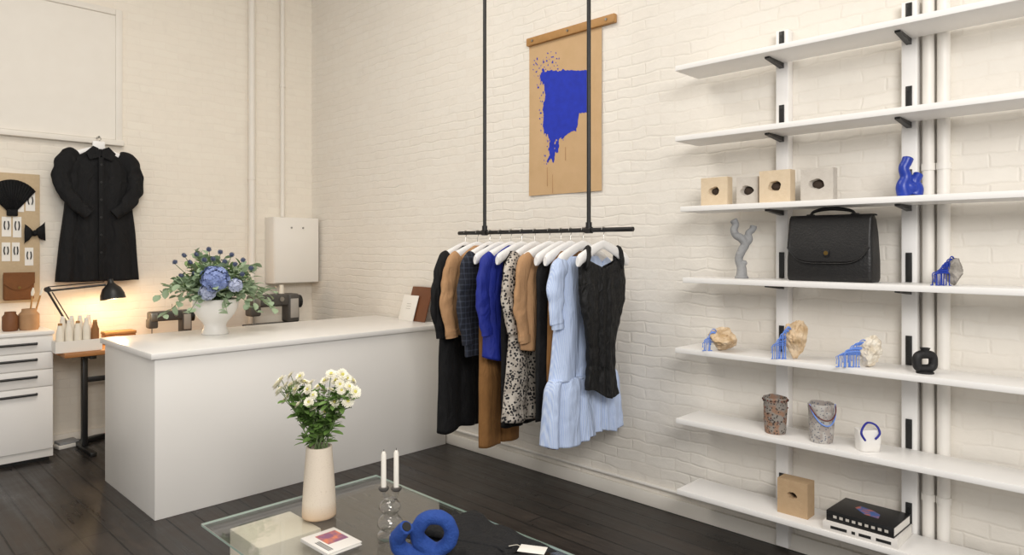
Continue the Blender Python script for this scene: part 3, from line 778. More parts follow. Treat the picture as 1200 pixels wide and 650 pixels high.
trousers('black_trousers', 'black trousers hanging between the royal blue top and the dotted dress', 2.96, M['bfab'], -1.2, 'black trousers', .09, 6, .03)
wear('dotted_dress', 'black and beige animal print dress on the rail', 'dress', 2.85, low+[(-.4,.21,.034),(-.6,.22,.036),(-.9,.26,.042),(-1.14,.29,.046)], M['leo'], 'black and beige animal print dress', 5, .016, .008, 7, (.36,.058,.025), .06)
wear('brown_blouse', 'light brown top hanging beside the animal print dress', 'top', 2.73, low+[(-.4,.22,.031),(-.70,.225,.034)], M['tan'], 'light brown top', 3, .010, .008, 8, (.42,.05,.005), -.06)
wear('black_dress', 'slim black dress hanging behind the light blue dress', 'dress', 2.64, low+[(-.4,.205,.030),(-.8,.205,.031),(-1.1,.21,.032)], M['bfab'], 'slim black dress', 4, .010, .006, 9, None, .02)
wear('brown_skirt', 'narrow brown skirt hanging lowest behind the light blue dress', 'skirt', 2.565, [(-.12,.16,.016),(-.4,.19,.024),(-.8,.195,.026),(-1.24,.19,.028)], M['must'], 'narrow brown skirt', 4, .010, .005, 10)
# light blue dress
hanger(2.47, 'light blue striped dress', .03)
root = thing('light_blue_dress', 'pale blue finely striped dress with a wide gathered hem', 'dress', (RX, 2.47, RH), .03)
obj('bodice', garment([(-.15,.14,.020),(-.21,.20,.030),(-.32,.21,.034),(-.55,.235,.040),(-.84,.28,.046)], 5, .018, .009, 11, fpow=.6, hem=.004), M['ltblue'], root, ang=180)
obj('skirt_tier', garment([(-.825,.276,.044),(-.84,.297,.056),(-.88,.314,.064),(-1.02,.330,.070),(-1.17,.345,.076)], 13, .014, .010, 12, n=260, fpow=.15, hem=.04, fine=.004), M['ltblue'], root, ang=180)
bm = NB(); rg = [(.287*math.copysign(abs(math.cos(a))**.62, math.cos(a)), .050*math.copysign(abs(math.sin(a))**.62, math.sin(a)), -.834+.003*math.sin(9*a)) for a in [2*PI*i/80 for i in range(80)]]
tube(bm, rg, .006, 8, closed=True); wrinkle(bm, .005, 60, 2); obj('gathered_seam', bm, M['ltblue'], root, ang=180)
for s in (-1, 1):
    b = sleeve([(s*.18,0,-.19),(s*.22,-.005,-.215),(s*.256,-.012,-.31),(s*.266,-.024,-.42),(s*.256,-.034,-.52)], [.04,.058,.062,.056,.046], 20+s, .015, .52, 8, 14)
    so = obj('sleeve', b, M['ltblue'], root, ang=180)
    bm = NB(); tube(bm, [(s*.256,-.018,-.50),(s*.252,-.018,-.545)], .047, 18)
    for v in bm.verts: v.co.y = -.018+(v.co.y+.018)*.55
    obj('cuff', bm, M['ltblue'], so)
# black gathered top
hanger(2.325, 'black gathered sleeveless top', -.02)
root = thing('black_gathered_top', 'black gathered sleeveless top at the near right end of the rail', 'top', (RX, 2.325, RH), -.02)
obj('bodice', garment([(-.165,.178,.013),(-.20,.194,.020),(-.29,.198,.027),(-.40,.185,.029),(-.54,.150,.027),(-.66,.122,.024),(-.78,.118,.024),(-.92,.135,.027)], 8, .008, .007, 13, n=190, m=140, hem=.10, fpow=.15, fine=.007, diag=10, xoff=-.012, vneck=.05), M['bsatin'], root, ang=180)
for s in (-1, 1):
    bm = NB(); tube(bm, spline([(s*.158-.012,-.016,-.22),(s*.150-.01,-.024,-.16),(s*.135,0,-.100),(s*.150-.01,.024,-.16),(s*.158-.012,.016,-.22)], 6), .014, 10); wrinkle(bm, .005, 30, 3); obj('strap', bm, M['bsatin'], root)

# ------------------------------------------------------------------ HANGING ART
yL, yR = atX(617, 49, XB-.03).y, atX(720, 20, XB-.03).y
pL, pR = atX(620, 50, XB-.012).y, atX(705, 24, XB-.012).y
root = thing('wall_hanging', 'kraft coloured wall hanging splashed with blue paint', 'artwork', (XB, (yL+yR)/2, 1.92))
ym = (yL+yR)/2
def canx(yy, zz):
    i = (yy+ym-pR)/(pL-pR)*12; k = zz/1.08*24
    return -.010-.004*math.sin(i*.7+k*.15)*(1-zz/1.08)
bm = NB(); N = 48; rows = []
for k in range(N+1):
    zz = 1.08*k/N; rows.append([])
    for i in range(25):
        yy = pR+(pL-pR)*i/24-ym
        rows[-1].append(bm.verts.new((canx(yy, zz), yy, zz)))
for a, b_ in zip(rows, rows[1:]):
    for i in range(24): bm.faces.new((a[i], a[i+1], b_[i+1], b_[i]))
sh = obj('canvas_sheet', bm, M['paper'], root, ang=180)
bm = NB(); rbox(bm, (-.034, yR-ym, 1.05), (-.001, yL-ym, 1.105), .005); br = obj('hanging_bar', bm, M['barwood'], root)
for f in (.08, .5, .92):
    bm = NB(); yy = yR-ym+(yL-yR)*f; tube(bm, [(-.034,yy,1.078),(-.040,yy,1.078)], .008, 12); obj('screw', bm, M['steel'], br)
poly = [(636,80),(646,84),(660,82),(674,83),(688,82),(688,100),(690,118),(687,132),(678,133),(676,152),(664,156),(657,164),(651,168),(649,190),(642,188),(643,164),(639,150),(637,128),(638,112),(635,96)]
def inpoly(x, y, P):
    r = False; j = len(P)-1
    for i in range(len(P)):
        if (P[i][1] > y) != (P[j][1] > y) and x < (P[j][0]-P[i][0])*(y-P[i][1])/(P[j][1]-P[i][1])+P[i][0]: r = not r
        j = i
    return r
P2 = [(lambda q: (q.y-ym, q.z-1.92))(atX(x, y, XB-.012)) for x, y in poly]
bm = NB(); st = .0026; vs = {}
y0g = min(a for a, _ in P2)-.07; y1g = max(a for a, _ in P2)+.09; z0g = min(b_ for _, b_ in P2)-.06; z1g = max(b_ for _, b_ in P2)+.12
ny = int((y1g-y0g)/st); nz_ = int((z1g-z0g)/st)
ztop = max(b_ for _, b_ in P2); ymid = sum(a for a, _ in P2)/len(P2)
def gv(i, k):
    if (i, k) not in vs:
        yy = y0g+i*st; zz = z0g+k*st
        vs[(i, k)] = bm.verts.new((canx(yy, zz)-.0012, yy, zz))
    return vs[(i, k)]
for i in range(ny):
    for k in range(nz_):
        yy = y0g+(i+.5)*st; zz = z0g+(k+.5)*st
        # calm edges at the upper right of the patch, loose brushy ones to the left and below
        loose = min(1, max(.18, (yy-ymid)*5+.45) + max(0, (ztop-.30-zz)*2.2))
        q = Vector((yy*9, zz*5, 1.0)); dx = loose*(.024*noise.noise(q)+.026*noise.noise(Vector((yy*34, zz*14, 7)))+.016*noise.noise(Vector((yy*80, zz*34, 3))))
        dz_ = loose*(.02*noise.noise(Vector((yy*12, zz*8, 5)))+.026*noise.noise(Vector((yy*44, zz*18, 9))))
        ins = inpoly(yy+dx, zz+dz_, P2)
        if not ins and ztop-.05 < zz < ztop+.10 and yy > ymid+.02:
            ins = noise.noise(Vector((yy*70, zz*55, 11))) > .38+.9*abs(zz-ztop-.02)
        if not ins and yy > ymid-.02: ins = inpoly(ymid+(yy-ymid)*.78, zz+.02, P2) and noise.noise(Vector((yy*95, zz*50, 21))) > .36
        if ins: bm.faces.new((gv(i, k), gv(i+1, k), gv(i+1, k+1), gv(i, k+1)))
obj('blue_paint', bm, M['bluep'], sh, ang=180)
bm = NB()
for x, y0, y1 in ((641,196,218),(647,192,226),(662,172,188)):
    a = atX(x, y0, XB-.014); c = atX(x+.5, y1, XB-.014)
    xx = canx(a.y-ym, c.z-1.92)
    box(bm, (xx-.0016, a.y-ym-.0025, c.z-1.92), (xx-.0004, a.y-ym+.0025, a.z-1.92))
obj('drip_marks', bm, M['drip'], sh)

# ------------------------------------------------------------------ SHELVING
TOPS = [.265, .643, 1.02, 1.396, 1.773, 2.15, 2.527]   # bottom to top
TH = .028; SX0, SX1 = 3.22, 3.466
UP = [1.467, .885, .303]
root = thing('shelving_unit', 'seven white wall shelves on white uprights with black brackets', 'shelving', (XB, 0, 0))
for i, zt in enumerate(TOPS):
    yl = (1.93, 1.935, 1.94, 1.895, 1.91, 1.94, 1.94)[i]
    bm = NB(); rbox(bm, (SX0-XB, -.25, zt-TH), (SX1-XB, yl, zt), .003); obj('shelf', bm, M['shelf'], root)
for y in UP:
    bm = NB(); rbox(bm, (-.062, y-.032, .02), (-.001, y+.032, 2.67), .004); obj('upright', bm, M['shelf'], root)
    for zt in TOPS:
        bm = NB(); rbox(bm, (-.0685, y-.013, zt+.002), (-.0625, y+.013, zt+.135), .0015)
        box(bm, (-.0695, y-.006, zt+.10), (-.0685, y+.006, zt+.115)); box(bm, (-.0695, y-.006, zt+.03), (-.0685, y+.006, zt+.045))
        prism(bm, [(-.0625, zt-TH-.001), (-.24, zt-TH-.001), (-.24, zt-TH-.010), (-.0625, zt-TH-.026)], y-.011, y+.011, lambda a, b_, c: Vector((a, c, b_)))
        obj('bracket', bm, M['black'], root)
def sp(px, X): q = atX(px, 291, X); return q.y, mpp(q)

# -- blocks with a hollow whose base is a flattened dark lump
def holeblock(name, label, px0, px1, hpx, X, zt, m, rz, hole, seed, depth=.055, hz=.52, wf=.43):
    y0, _ = sp(px0, X); y1, s = sp(px1, X)
    w = abs(y0-y1)*wf; h = hpx*s
    root = thing(name, label, 'block', (X, (y0+y1)/2, zt), rz, 'blocks with a hole')
    bm = NB(); n = 56; F = []; I = []; I2 = []; B = []
    for j in range(n):
        a = 2*PI*j/n + PI/4; c, s_ = math.cos(a), math.sin(a); k = 1/max(abs(c), abs(s_))
        F.append(bm.verts.new((-depth/2, c*k*w, h/2+s_*k*h/2))); B.append(bm.verts.new((depth/2, c*k*w, h/2+s_*k*h/2)))
        r = hole*(1+.24*noise.noise(Vector((c*1.2+seed, s_*1.2, 0))))
        I.append(bm.verts.new((-depth/2, c*r*1.15, h*hz+s_*r*.85))); I2.append(bm.verts.new((depth*.08, c*r*.92, h*hz+s_*r*.68)))
    for j in range(n):
        k = (j+1) % n
        bm.faces.new((F[j], F[k], I[k], I[j])); bm.faces.new((I[j], I[k], I2[k], I2[j])); bm.faces.new((F[j], F[k], B[k], B[j]))
    bm.faces.new(I2); bm.faces.new(B)
    obj('block_body', bm, m, root)
    bm = NB(); blob(bm, (depth*.06, 0, h*hz), (depth*.26, hole*.98, hole*.74), 3, .12, 1.3, seed+2); obj('hollow_base', bm, M['dbrown'], root)  # flattened dark lump gives the recess a dark base
Z5 = TOPS[4]
holeblock('holed_block', 'beige square block with a dark hole, leftmost on its shelf', 822, 858, 34, 3.34, Z5, M['blockb'], 0, .027, 1)
holeblock('holed_block', 'smaller grey block with a dark hollow, second from left on the shelf above the briefcase', 864, 893, 33, 3.37, Z5, M['blockg'], 0, .030, 2)
holeblock('holed_block', 'beige square block with a dark oval hole, third from left above the briefcase', 890, 932, 39, 3.33, Z5, M['blockb'], 0, .029, 3, .06)
holeblock('holed_block', 'pale grey block with a dark hollow, rightmost of the row above the briefcase', 938, 982, 39, 3.33, Z5, M['blockg'], 0, .030, 4)
holeblock('holed_block', 'kraft brown block with a small hole on the lowest shelf', 911, 955, 41, 3.33, TOPS[0], M['blockk'], 0, .019, 5, .085, .58, .40)
# -- blue twin tube vase
y, s = sp(1066, 3.33)
root = thing('blue_vase', 'cobalt blue twisted double tube vase on the shelf above the briefcase', 'vase', (3.33, y, Z5), RZ)
bm = NB()
tube(bm, spline([(-.020,0,.005),(-.030,0,.045),(-.016,0,.085),(-.026,0,.125),(-.014,0,.150),(-.006,0,.172)], 6), [.031,.028,.024,.021,.022,.023], 18)
tube(bm, spline([(.022,0,.005),(.030,0,.035),(.020,0,.065),(.032,0,.088),(.040,0,.102)], 6), [.031,.028,.023,.021,.020], 18)
tube(bm, spline([(-.02,0,.06),(.0,-.01,.042),(.02,0,.028)], 5), .022, 14)
remesh(obj('vessel', bm, M['blueg'], root, ang=180), .0035)
bm = NB(); tube(bm, [(-.0065,0,.1705),(-.0055,0,.1738)], .015, 16); obj('mouth_shade', bm, M['ink'], root)  # dark disc standing in for the shade inside the tube opening
# -- grey squiggly sculpture
Z4 = TOPS[3]
y, s = sp(869, 3.33)
root = thing('branch_sculpture', 'grey knobbly squiggly stem sculpture standing left of the briefcase', 'sculpture', (3.33, y, Z4), RZ)
bm = NB()
tube(bm, spline([(.0,0,.006),(.0,0,.055),(-.014,0,.10),(.002,0,.145),(.018,0,.175),(.0,0,.205),(-.028,0,.222),(-.040,0,.25),(-.030,0,.275),(-.042,0,.302)], 7), [.029,.024,.020,.022,.022,.021,.020,.018,.017,.020], 16)
tube(bm, spline([(.016,0,.175),(.040,0,.20),(.034,0,.232),(.056,0,.250),(.062,0,.272)], 6), [.02,.018,.016,.016,.019], 16)
for c_, r_ in (((.012,-.012,.08),.014),((-.018,-.008,.125),.013),((-.036,-.01,.235),.012)): blob(bm, c_, (r_, r_, r_), 2, .1)
remesh(obj('squiggle', bm, M['grey'], root, ang=180), .004)
bm = NB(); lathe(bm, [(0,0),(.033,0),(.035,.006),(.03,.014),(0,.016)], 24); obj('foot', bm, M['grey'], root)
# -- briefcase
y0, _ = sp(925, 3.33); y1, s = sp(1028, 3.33)
bw = (y0-y1)/2*.97; bh = .305
root = thing('leather_briefcase', 'black leather briefcase with a small brass lock on the middle shelf', 'briefcase', (3.345, (y0+y1)/2, Z4))
def loftbox(levels, r):
    bm = NB(); rings = []
    for z, hx, hy in levels:
        ring = []
        for cx, cy, a0 in ((1,1,0),(-1,1,90),(-1,-1,180),(1,-1,270)):
            for k in range(4):
                a = math.radians(a0+k*30); ring.append(bm.verts.new((cx*(hx-r)+r*math.cos(a), cy*(hy-r)+r*math.sin(a), z)))
        rings.append(ring)
    n = len(rings[0])
    for a, b_ in zip(rings, rings[1:]):
        for j in range(n): bm.faces.new((a[j], a[(j+1) % n], b_[(j+1) % n], b_[j]))
    bm.faces.new(rings[0]); bm.faces.new(rings[-1]); return bm
obj('bag_body', loftbox([(0,.058,bw*.97),(.006,.064,bw*.99),(.02,.068,bw),(.1,.066,bw),(.22,.056,bw*.975),(bh-.02,.043,bw*.95),(bh-.004,.036,bw*.93),(bh,.028,bw*.915)], .018), M['leather'], root, ang=60)
bm = NB(); NYv, NPv = 40, 26; rows = []
pathp = [(.036,bh-.001),(.030,bh+.004),(-.020,bh+.005),(-.038,bh-.004),(-.047,bh-.022)]
for i in range(NYv+1):
    t = -1+2*i/NYv; yb = t*bw*.955; row = []
    zb = .085+.075*abs(t)**5
    pts = spline([(a, 0, c) for a, c in pathp]+[(-.0605, 0, .22), (-.0705-.003*(1-t*t), 0, max(.15, zb+.02)), (-.0735-.004*(1-t*t), 0, zb)], 4)
    for k in range(NPv+1):
        q = pts[min(int(k/NPv*(len(pts)-1)+.5), len(pts)-1)]
        wd = .002*noise.noise(Vector((yb*12, q.z*12, 3)))
        row.append(bm.verts.new((q.x-abs(wd), yb, q.z)))
    rows.append(row)
for a, b_ in zip(rows, rows[1:]):
    for k in range(NPv): bm.faces.new((a[k], a[k+1], b_[k+1], b_[k]))
fl = obj('flap', bm, M['leather'], root, ang=180)
smf = fl.modifiers.new('thick', 'SOLIDIFY'); smf.thickness = .003; smf.offset = 0
bm = NB(); tube(bm, [(-.0755-.004*(1-(-1+2*i/30)**2), (-1+2*i/30)*bw*.955, .085+.075*abs(-1+2*i/30)**5) for i in range(31)], .0028, 8); obj('piping', bm, M['leather'], fl)
bm = NB(); rbox(bm, (-.084,-.012,.115), (-.073,.012,.148), .003); lk = obj('lock', bm, M['leather'], root)
bm = NB(); tube(bm, [(-.084,0,.133),(-.087,0,.133)], .010, 20); obj('lock_disc', bm, M['brass'], lk)
bm = NB(); tube(bm, spline([(0,-.10,bh+.004),(0,-.085,bh+.022),(0,-.03,bh+.034),(0,.03,bh+.036),(0,.085,bh+.024),(0,.10,bh+.004)], 6), [.006,.007,.010,.010,.007,.006], 12); hd = obj('handle', bm, M['leather'], root)
for q in (-.10, .10):
    bm = NB(); rbox(bm, (-.014,q-.016,bh+.003), (.014,q+.016,bh+.012), .003); obj('handle_tab', bm, M['leather'], hd)
# -- rock sculptures with blue strands hanging down their left side
def rocksculpt(label, rp, bp, zt, X, mrock, mblue, seed, ns=12):
    y0, _ = sp(rp[0], X); y1, s = sp(rp[1], X); h = (rp[3]-rp[2])*s; w = (rp[1]-rp[0])*s/2
    root = thing('rock_sculpture', label, 'sculpture', (X, (y0+y1)/2, zt), RZ, 'rocks with blue drips')
    b = rockbm((0,0,0), (w*1.25, w*1.15, h*.62), seed)
    zm = max(v.co.z for v in b.verts); xm = max(abs(v.co.x) for v in b.verts)
    for v in b.verts: v.co.z *= h/zm; v.co.x *= w/xm
    obj('rock', b, mrock, root, ang=14)
    bm = NB(); rnd = random.Random(seed); cxp = (rp[0]+rp[1])/2
    xl = (bp[0]-cxp)*s; xr = (bp[1]-cxp)*s; th = bp[2]*s
    for i in range(ns):
        f = i/(ns-1); x = xl+(xr-xl)*f+rnd.uniform(-.001, .001); d = -.010+rnd.uniform(-.012, .008)
        z2 = th*(.45+.55*f)*rnd.uniform(.92, 1.05); lowz = .001 if i % 4 else z2*rnd.uniform(.25, .5)
        xi = -w*.78+(xr-xl)*f*.25; r0 = rnd.uniform(.0013, .0024)
        pts = [(x-.001, d, lowz), (x, d*.99, lowz+(z2-lowz)*.5), (x+.001, d*.93, z2*.92), ((x+xi)/2, d*.7, z2*1.03), (xi, d*.5, z2*1.02), (xi+.010, 0, z2*.92)]
        tube(bm, spline(pts, 5), [r0*1.5, r0*.85, r0, r0*1.5, r0*2.0, r0*1.8], 7)
    for i in range(4):
        blob(bm, (xl+(xr-xl)*i/3, -.010+rnd.uniform(-.01,.008), .002), (.006,.005,.0025), 2, .2, 2, i)
    obj('blue_drips', bm, mblue, root, ang=180)
    return root
rocksculpt('tan rock with blue drips, leftmost on the shelf under the briefcase', (831,868,384,412), (823,833,24), TOPS[2], 3.30, M['rock'], M['bluew'], 3, 9)
rocksculpt('tall tan rock with blue drips, middle of the shelf under the briefcase', (918,946,371,417), (904,920,37), TOPS[2], 3.30, M['rock'], M['bluew'], 8, 13)
rocksculpt('pale rock with a spread of blue drips beside the black ring vase', (1003,1031,389,427), (979,1005,31), TOPS[2], 3.30, M['rockw'], M['bluew'], 12, 18)
rocksculpt('grey rock with dark blue drips right of the briefcase', (1108,1131,297,330), (1091,1110,32), Z4, 3.32, M['rockg'], M['blueg'], 15, 14)
# -- black ring vase
y, s = sp(1084, 3.30)
root = thing('ring_vase', 'small black squarish ring vase at the right of the rock sculptures', 'vase', (3.30, y, TOPS[2]), RZ)
bm = NB(); R0 = .035
def sgp(v, e): return math.copysign(abs(v)**e, v)
tube(bm, [(R0*sgp(math.cos(2*PI*i/48), .6), 0, .050+R0*.86*sgp(math.sin(2*PI*i/48), .6)) for i in range(48)], .018, 18, closed=True); remesh(obj('ring_body', bm, M['blackc'], root, ang=180), .003)
bm = lathe(NB(), [(0,.086),(.017,.086),(.015,.097),(.020,.108),(.014,.108),(.01,.095),(0,.092)], 22); obj('neck', bm, M['blackc'], root)
bm = lathe(NB(), [(0,0),(.034,0),(.034,.006),(.024,.012),(0,.012)], 22); obj('foot', bm, M['blackc'], root)
# -- cups
Z2 = TOPS[1]
def cup(label, px0, px1, hpx, m, seed):
    y, s = sp((px0+px1)/2, 3.31); r = (px1-px0)*s/2; h = hpx*s
    root = thing('ceramic_cup', label, 'cup', (3.31, y, Z2), RZ, 'cups hung with beads and cords')
    bm = lathe(NB(), [(0,0),(r*.80,0),(r*.86,.004),(r*.90,h*.12),(r*.92,h*.25),(r*.94,h*.38),(r*.96,h*.5),(r*.965,h*.62),(r*.97,h*.75),(r*.985,h*.88),(r,h-.003),(r*.97,h),(r*.9,h-.002),(r*.85,h*.5),(r*.78,.012),(0,.012)], 48)
    for v in bm.verts:
        if v.co.z > .003:
            k = 1+.06*noise.noise(Vector((v.co.x*30, v.co.y*30, v.co.z*25+seed)))+.03*noise.noise(Vector((v.co.x*90, v.co.y*90, v.co.z*90+seed)))
            v.co.x *= k; v.co.y *= k; v.co.z += (v.co.z/h)**3*.006*noise.noise(Vector((v.co.x*25+seed, v.co.y*25, 1)))
    obj('cup_body', bm, m, root); return root, r, h
root, r, h = cup('brown grey patterned cup with a bead string, leftmost of three on its shelf', 895, 922, 42, M['cup1'], 1)
for zz, rr in ((h*.93, 1.0), (h*.55, .98)):
    for j in range(22 if zz > h*.8 else 11):
        a = PI + PI*j/11 if zz < h*.8 else 2*PI*j/22
        q = zz if zz > h*.8 else h*.9-.55*h*math.sin(PI*j/10.0 if j < 11 else 0)
        bm = NB(); blob(bm, (0,0,0), (.0042,.0042,.0042), 1, 0); obj('bead', bm, M['cordr'] if j % 2 else M['dbrown'], root, loc=(rr*r*1.04*math.cos(a), rr*r*1.04*math.sin(a), q))
root, r, h = cup('pale grey speckled cup draped with a blue cord, middle of three', 948, 977, 45, M['cup2'], 2)
pts = []
for j in range(15):
    a = PI*1.05 + PI*.9*j/14; pts.append((r*1.05*math.cos(a), r*1.05*math.sin(a), h*.98-h*.5*math.sin(PI*j/14)))
bm = NB(); tube(bm, spline(pts, 3), .003, 8); obj('cord', bm, M['bluew'], root)
bm = NB(); pts2 = [(x*1.02, y_, z_*.72+h*.27) for x, y_, z_ in pts]; tube(bm, spline(pts2, 3), .0026, 8); obj('cord', bm, M['cordr'], root)
# small white squared vessel with handle
y, s = sp(1017, 3.31); hw_ = 25*s/2; h = 25*s
root = thing('square_vessel', 'small white squared vessel with a bright blue cord handle, right of the two cups', 'vessel', (3.31, y, Z2), RZ)
bm = loftbox([(0,hw_*.88,.028),(.006,hw_*.94,.031),(h*.5,hw_,.033),(h*.9,hw_*1.02,.030),(h,hw_*.99,.028)], .012); wrinkle(bm, .005, 25, 6)
zq = min(v.co.z for v in bm.verts)
for v in bm.verts: v.co.z -= zq
obj('vessel_body', bm, M['ceram'], root, ang=60)
bm = NB(); tube(bm, spline([(-hw_*.6,-.034,h*.55),(-hw_*.95,-.032,h*.9),(-hw_*.55,-.02,h*1.22),(0,-.008,h*1.32),(hw_*.55,-.02,h*1.22),(hw_*.75,-.034,h*.9),(hw_*.3,-.036,h*.62)], 6), .0048, 8); obj('cord_handle', bm, M['cord'], root)
# -- books on lowest shelf
Z1s = TOPS[0]
y, s = sp(1017, 3.35)
def book(name, label, loc, rz, hx, hy, t, mc, grp=None):
    root = thing(name, label, 'book', loc, rz, grp)
    bm = NB(); rbox(bm, (-hx,-hy,0), (hx,hy,.004), .0015); rbox(bm, (-hx,-hy,t-.004), (hx,hy,t), .0015); rbox(bm, (-hx,-hy,.002), (-hx+.005,hy,t-.002), .0015)
    cv = obj('cover', bm, mc, root)
    bm = NB(); box(bm, (-hx+.005,-hy+.004,.004), (hx-.004,hy-.004,t-.004)); obj('pages', bm, M['card'], root)
    return root, cv
root, cv = book('book', 'thick white book at the bottom of the pair on the lowest shelf', (3.345, y, Z1s), .0, .118, .155, .042, M['bookw'], 'books on the lowest shelf')
bm = NB()
for i, (a, b_) in enumerate(((-.13,-.07),(-.05,.0),(.015,.03),(.05,.12))): box(bm, (-.1187, a, .014), (-.118, b_, .027))
obj('spine_lettering', bm, M['ink'], cv)
root, cv = book('book', 'black book with a small picture on its cover, top of the pair', (3.35, y-.002, Z1s+.042), -.04, .112, .142, .046, M['bookb'], 'books on the lowest shelf')
bm = NB()
for i in range(9): box(bm, (-.1127, -.12+i*.027, .017), (-.112, -.12+i*.027+.015, .029))
obj('spine_lettering', bm, M['inkw'], cv)
bm = NB(); prism(bm, [(-.05,-.06),(.0,-.05),(.03,-.01),(.045,.05),(.01,.06),(-.02,.03),(-.045,.0)], .046, .0466, lambda a, b_, c: Vector((a, b_, c))); obj('cover_picture', bm, M['pic2'], cv)

# ------------------------------------------------------------------ COUNTER ITEMS
bp_ = atZ(252, 391, CT)
root = thing('footed_bowl', 'smooth white ceramic footed bowl vase on the counter', 'vase', (bp_.x, bp_.y, CT))
prof = [(0,0),(.085,0),(.089,.003),(.088,.012),(.080,.028),(.074,.045),(.072,.062),(.080,.082),(.100,.105),(.124,.135),(.142,.17),(.152,.205),(.156,.235),(.156,.244),(.152,.246),(.149,.24),(.140,.2),(.115,.15),(.06,.12),(0,.115)]
bm = lathe(NB(), prof, 64); obj('bowl', bm, M['ceram'], root, ang=180)
def leafmesh(bm, base, d, up, L, W, curl=.2):
    d = d.normalized(); side = d.cross(up)
    side = side.normalized() if side.length > 1e-4 else d.orthogonal().normalized()
    nn = side.cross(d).normalized(); rows = []
    for t, w in ((0,.12),(.3,.85),(.6,1),(.85,.65),(1,.08)):
        c = base+d*L*t - nn*curl*L*t*t
        rows.append((bm.verts.new(c-side*W*w/2+nn*.12*W*w), bm.verts.new(c), bm.verts.new(c+side*W*w/2+nn*.12*W*w)))
    for a, b_ in zip(rows, rows[1:]):
        bm.faces.new((a[0],a[1],b_[1],b_[0])); bm.faces.new((a[1],a[2],b_[2],b_[1]))
rnd = random.Random(11)
MO = Vector((bp_.x, bp_.y, CT+.22)); DM = dep(MO)
def sprig(i, az, el, L, m, name, label, group, lw=(.05,.036), nl=15, droop=.05):
    d = Vector((math.cos(az)*math.cos(el), math.sin(az)*math.cos(el), math.sin(el)))
    end = d*L + Vector((0,0,-droop*math.cos(el)))
    root = thing(name, label, 'foliage', MO, 0, group)
    pts = spline([(0,0,-.04), Vector((d.x*.05,d.y*.05,.05)), d*L*.55+Vector((0,0,.04)), end], 6)
    sd = d.cross(Vector((0,0,1))); sd = sd.normalized() if sd.length > .01 else Vector((1,0,0))
    bm = NB(); tube(bm, pts, [.004,.0015], 6); paths = [pts]
    for sg in (-1, 1):          # two side shoots
        q = pts[int(len(pts)*.45)]
        p2 = spline([q, q+d*L*.16+sd*sg*.045+Vector((0,0,.015)), q+d*L*.32+sd*sg*.12+Vector((0,0,rnd.uniform(-.02,.05)))], 5)
        tube(bm, p2, [.0025,.0012], 5); paths.append(p2)
    obj('stem', bm, M['stem'], root)
    bm = NB()
    for pi, P in enumerate(paths):
        nn = nl if pi == 0 else nl//2+3
        for k in range(nn):
            t = .2+.8*k/(nn-1); q = P[int(t*(len(P)-1))]
            dd = (P[-1]-P[-3]).normalized(); r = Vector((rnd.uniform(-1,1), rnd.uniform(-1,1), rnd.uniform(-.4,1)))
            leafmesh(bm, q, (dd*.5+r).normalized(), Vector((rnd.uniform(-.5,.5), rnd.uniform(-.5,.5), 1)), lw[0]*rnd.uniform(.7,1.2), lw[1]*rnd.uniform(.7,1.2))
    obj('leaves', bm, m, root, ang=180)
for i in range(30):
    az = 2*PI*i*.381966+rnd.uniform(-.1,.1); el = (.05, .28, .52, .85, 1.22)[i % 5]+rnd.uniform(-.06,.06)
    sprig(i, az, el, rnd.uniform(.36,.44)-.03*el, M['leaf1'], 'eucalyptus_sprig', 'pale grey green eucalyptus sprig in the white footed bowl on the counter', 'eucalyptus sprigs in the footed bowl', (.058,.048), 20, .08)
for i in range(10):
    az = 2*PI*i/10+.3; el = rnd.uniform(.3, 1.2)
    sprig(i, az, el, rnd.uniform(.30,.38), M['leaf3'], 'leafy_sprig', 'greener leafy sprig in the white footed bowl on the counter', 'green sprigs in the footed bowl', (.068,.032), 15)
# hydrangeas
def hydhead(R, seed):
    bm = NB(); r = random.Random(seed); N = 150
    for i in range(N):
        zz = 1-1.55*(i+.5)/N; a = i*2.39996; rr = math.sqrt(max(0, 1-zz*zz))
        d = Vector((rr*math.cos(a), rr*math.sin(a), zz)); q = d*R*r.uniform(.82,1.10)*(1+.18*noise.noise(d*1.8+Vector((seed,0,0))))
        q.z *= .8
        d = (d+Vector((r.uniform(-.35,.35), r.uniform(-.35,.35), r.uniform(-.35,.35)))).normalized()
        u = d.orthogonal().normalized(); u.rotate(Matrix.Rotation(r.uniform(0,6), 3, d)); w = d.cross(u)
        for k in range(4):
            e = u*math.cos(k*PI/2)+w*math.sin(k*PI/2); f = d.cross(e); L = R*.24
            v = [bm.verts.new(q), bm.verts.new(q+e*L*.55+f*L*.45+d*L*.25), bm.verts.new(q+e*L+d*L*.15), bm.verts.new(q+e*L*.55-f*L*.45+d*L*.25)]
            bm.faces.new(v)
    blob(bm, (0,0,-R*.05), (R*.72,R*.72,R*.55), 2, .05)
    return bm
for (px, py, dd_, R, m, lab) in ((252,326,-.27,.078,M['hydr'],'soft blue hydrangea at the front centre of the footed bowl arrangement'),
                                 (243,342,-.25,.05,M['hydr2'],'small pale hydrangea just below the blue one in the footed bowl'),
                                 (276,334,-.24,.042,M['hydr2'],'small pale hydrangea right of the blue one in the footed bowl')):
    off = atD(px, py, DM+dd_)-MO
    root = thing('hydrangea', lab, 'flower', MO)
    bm = NB(); tube(bm, spline([(0,0,-.04), off*.5+Vector((0,0,.03)), off], 5), .005, 6); obj('stem', bm, M['stem'], root)
    o = obj('flower_head', hydhead(R, int(px+py)), m, root, loc=off, ang=180)
    o.rotation_mode = 'QUATERNION'; o.rotation_quaternion = (off.normalized()*1.0+Vector((0,0,.3))-FW*.6).to_track_quat('Z', 'Y')
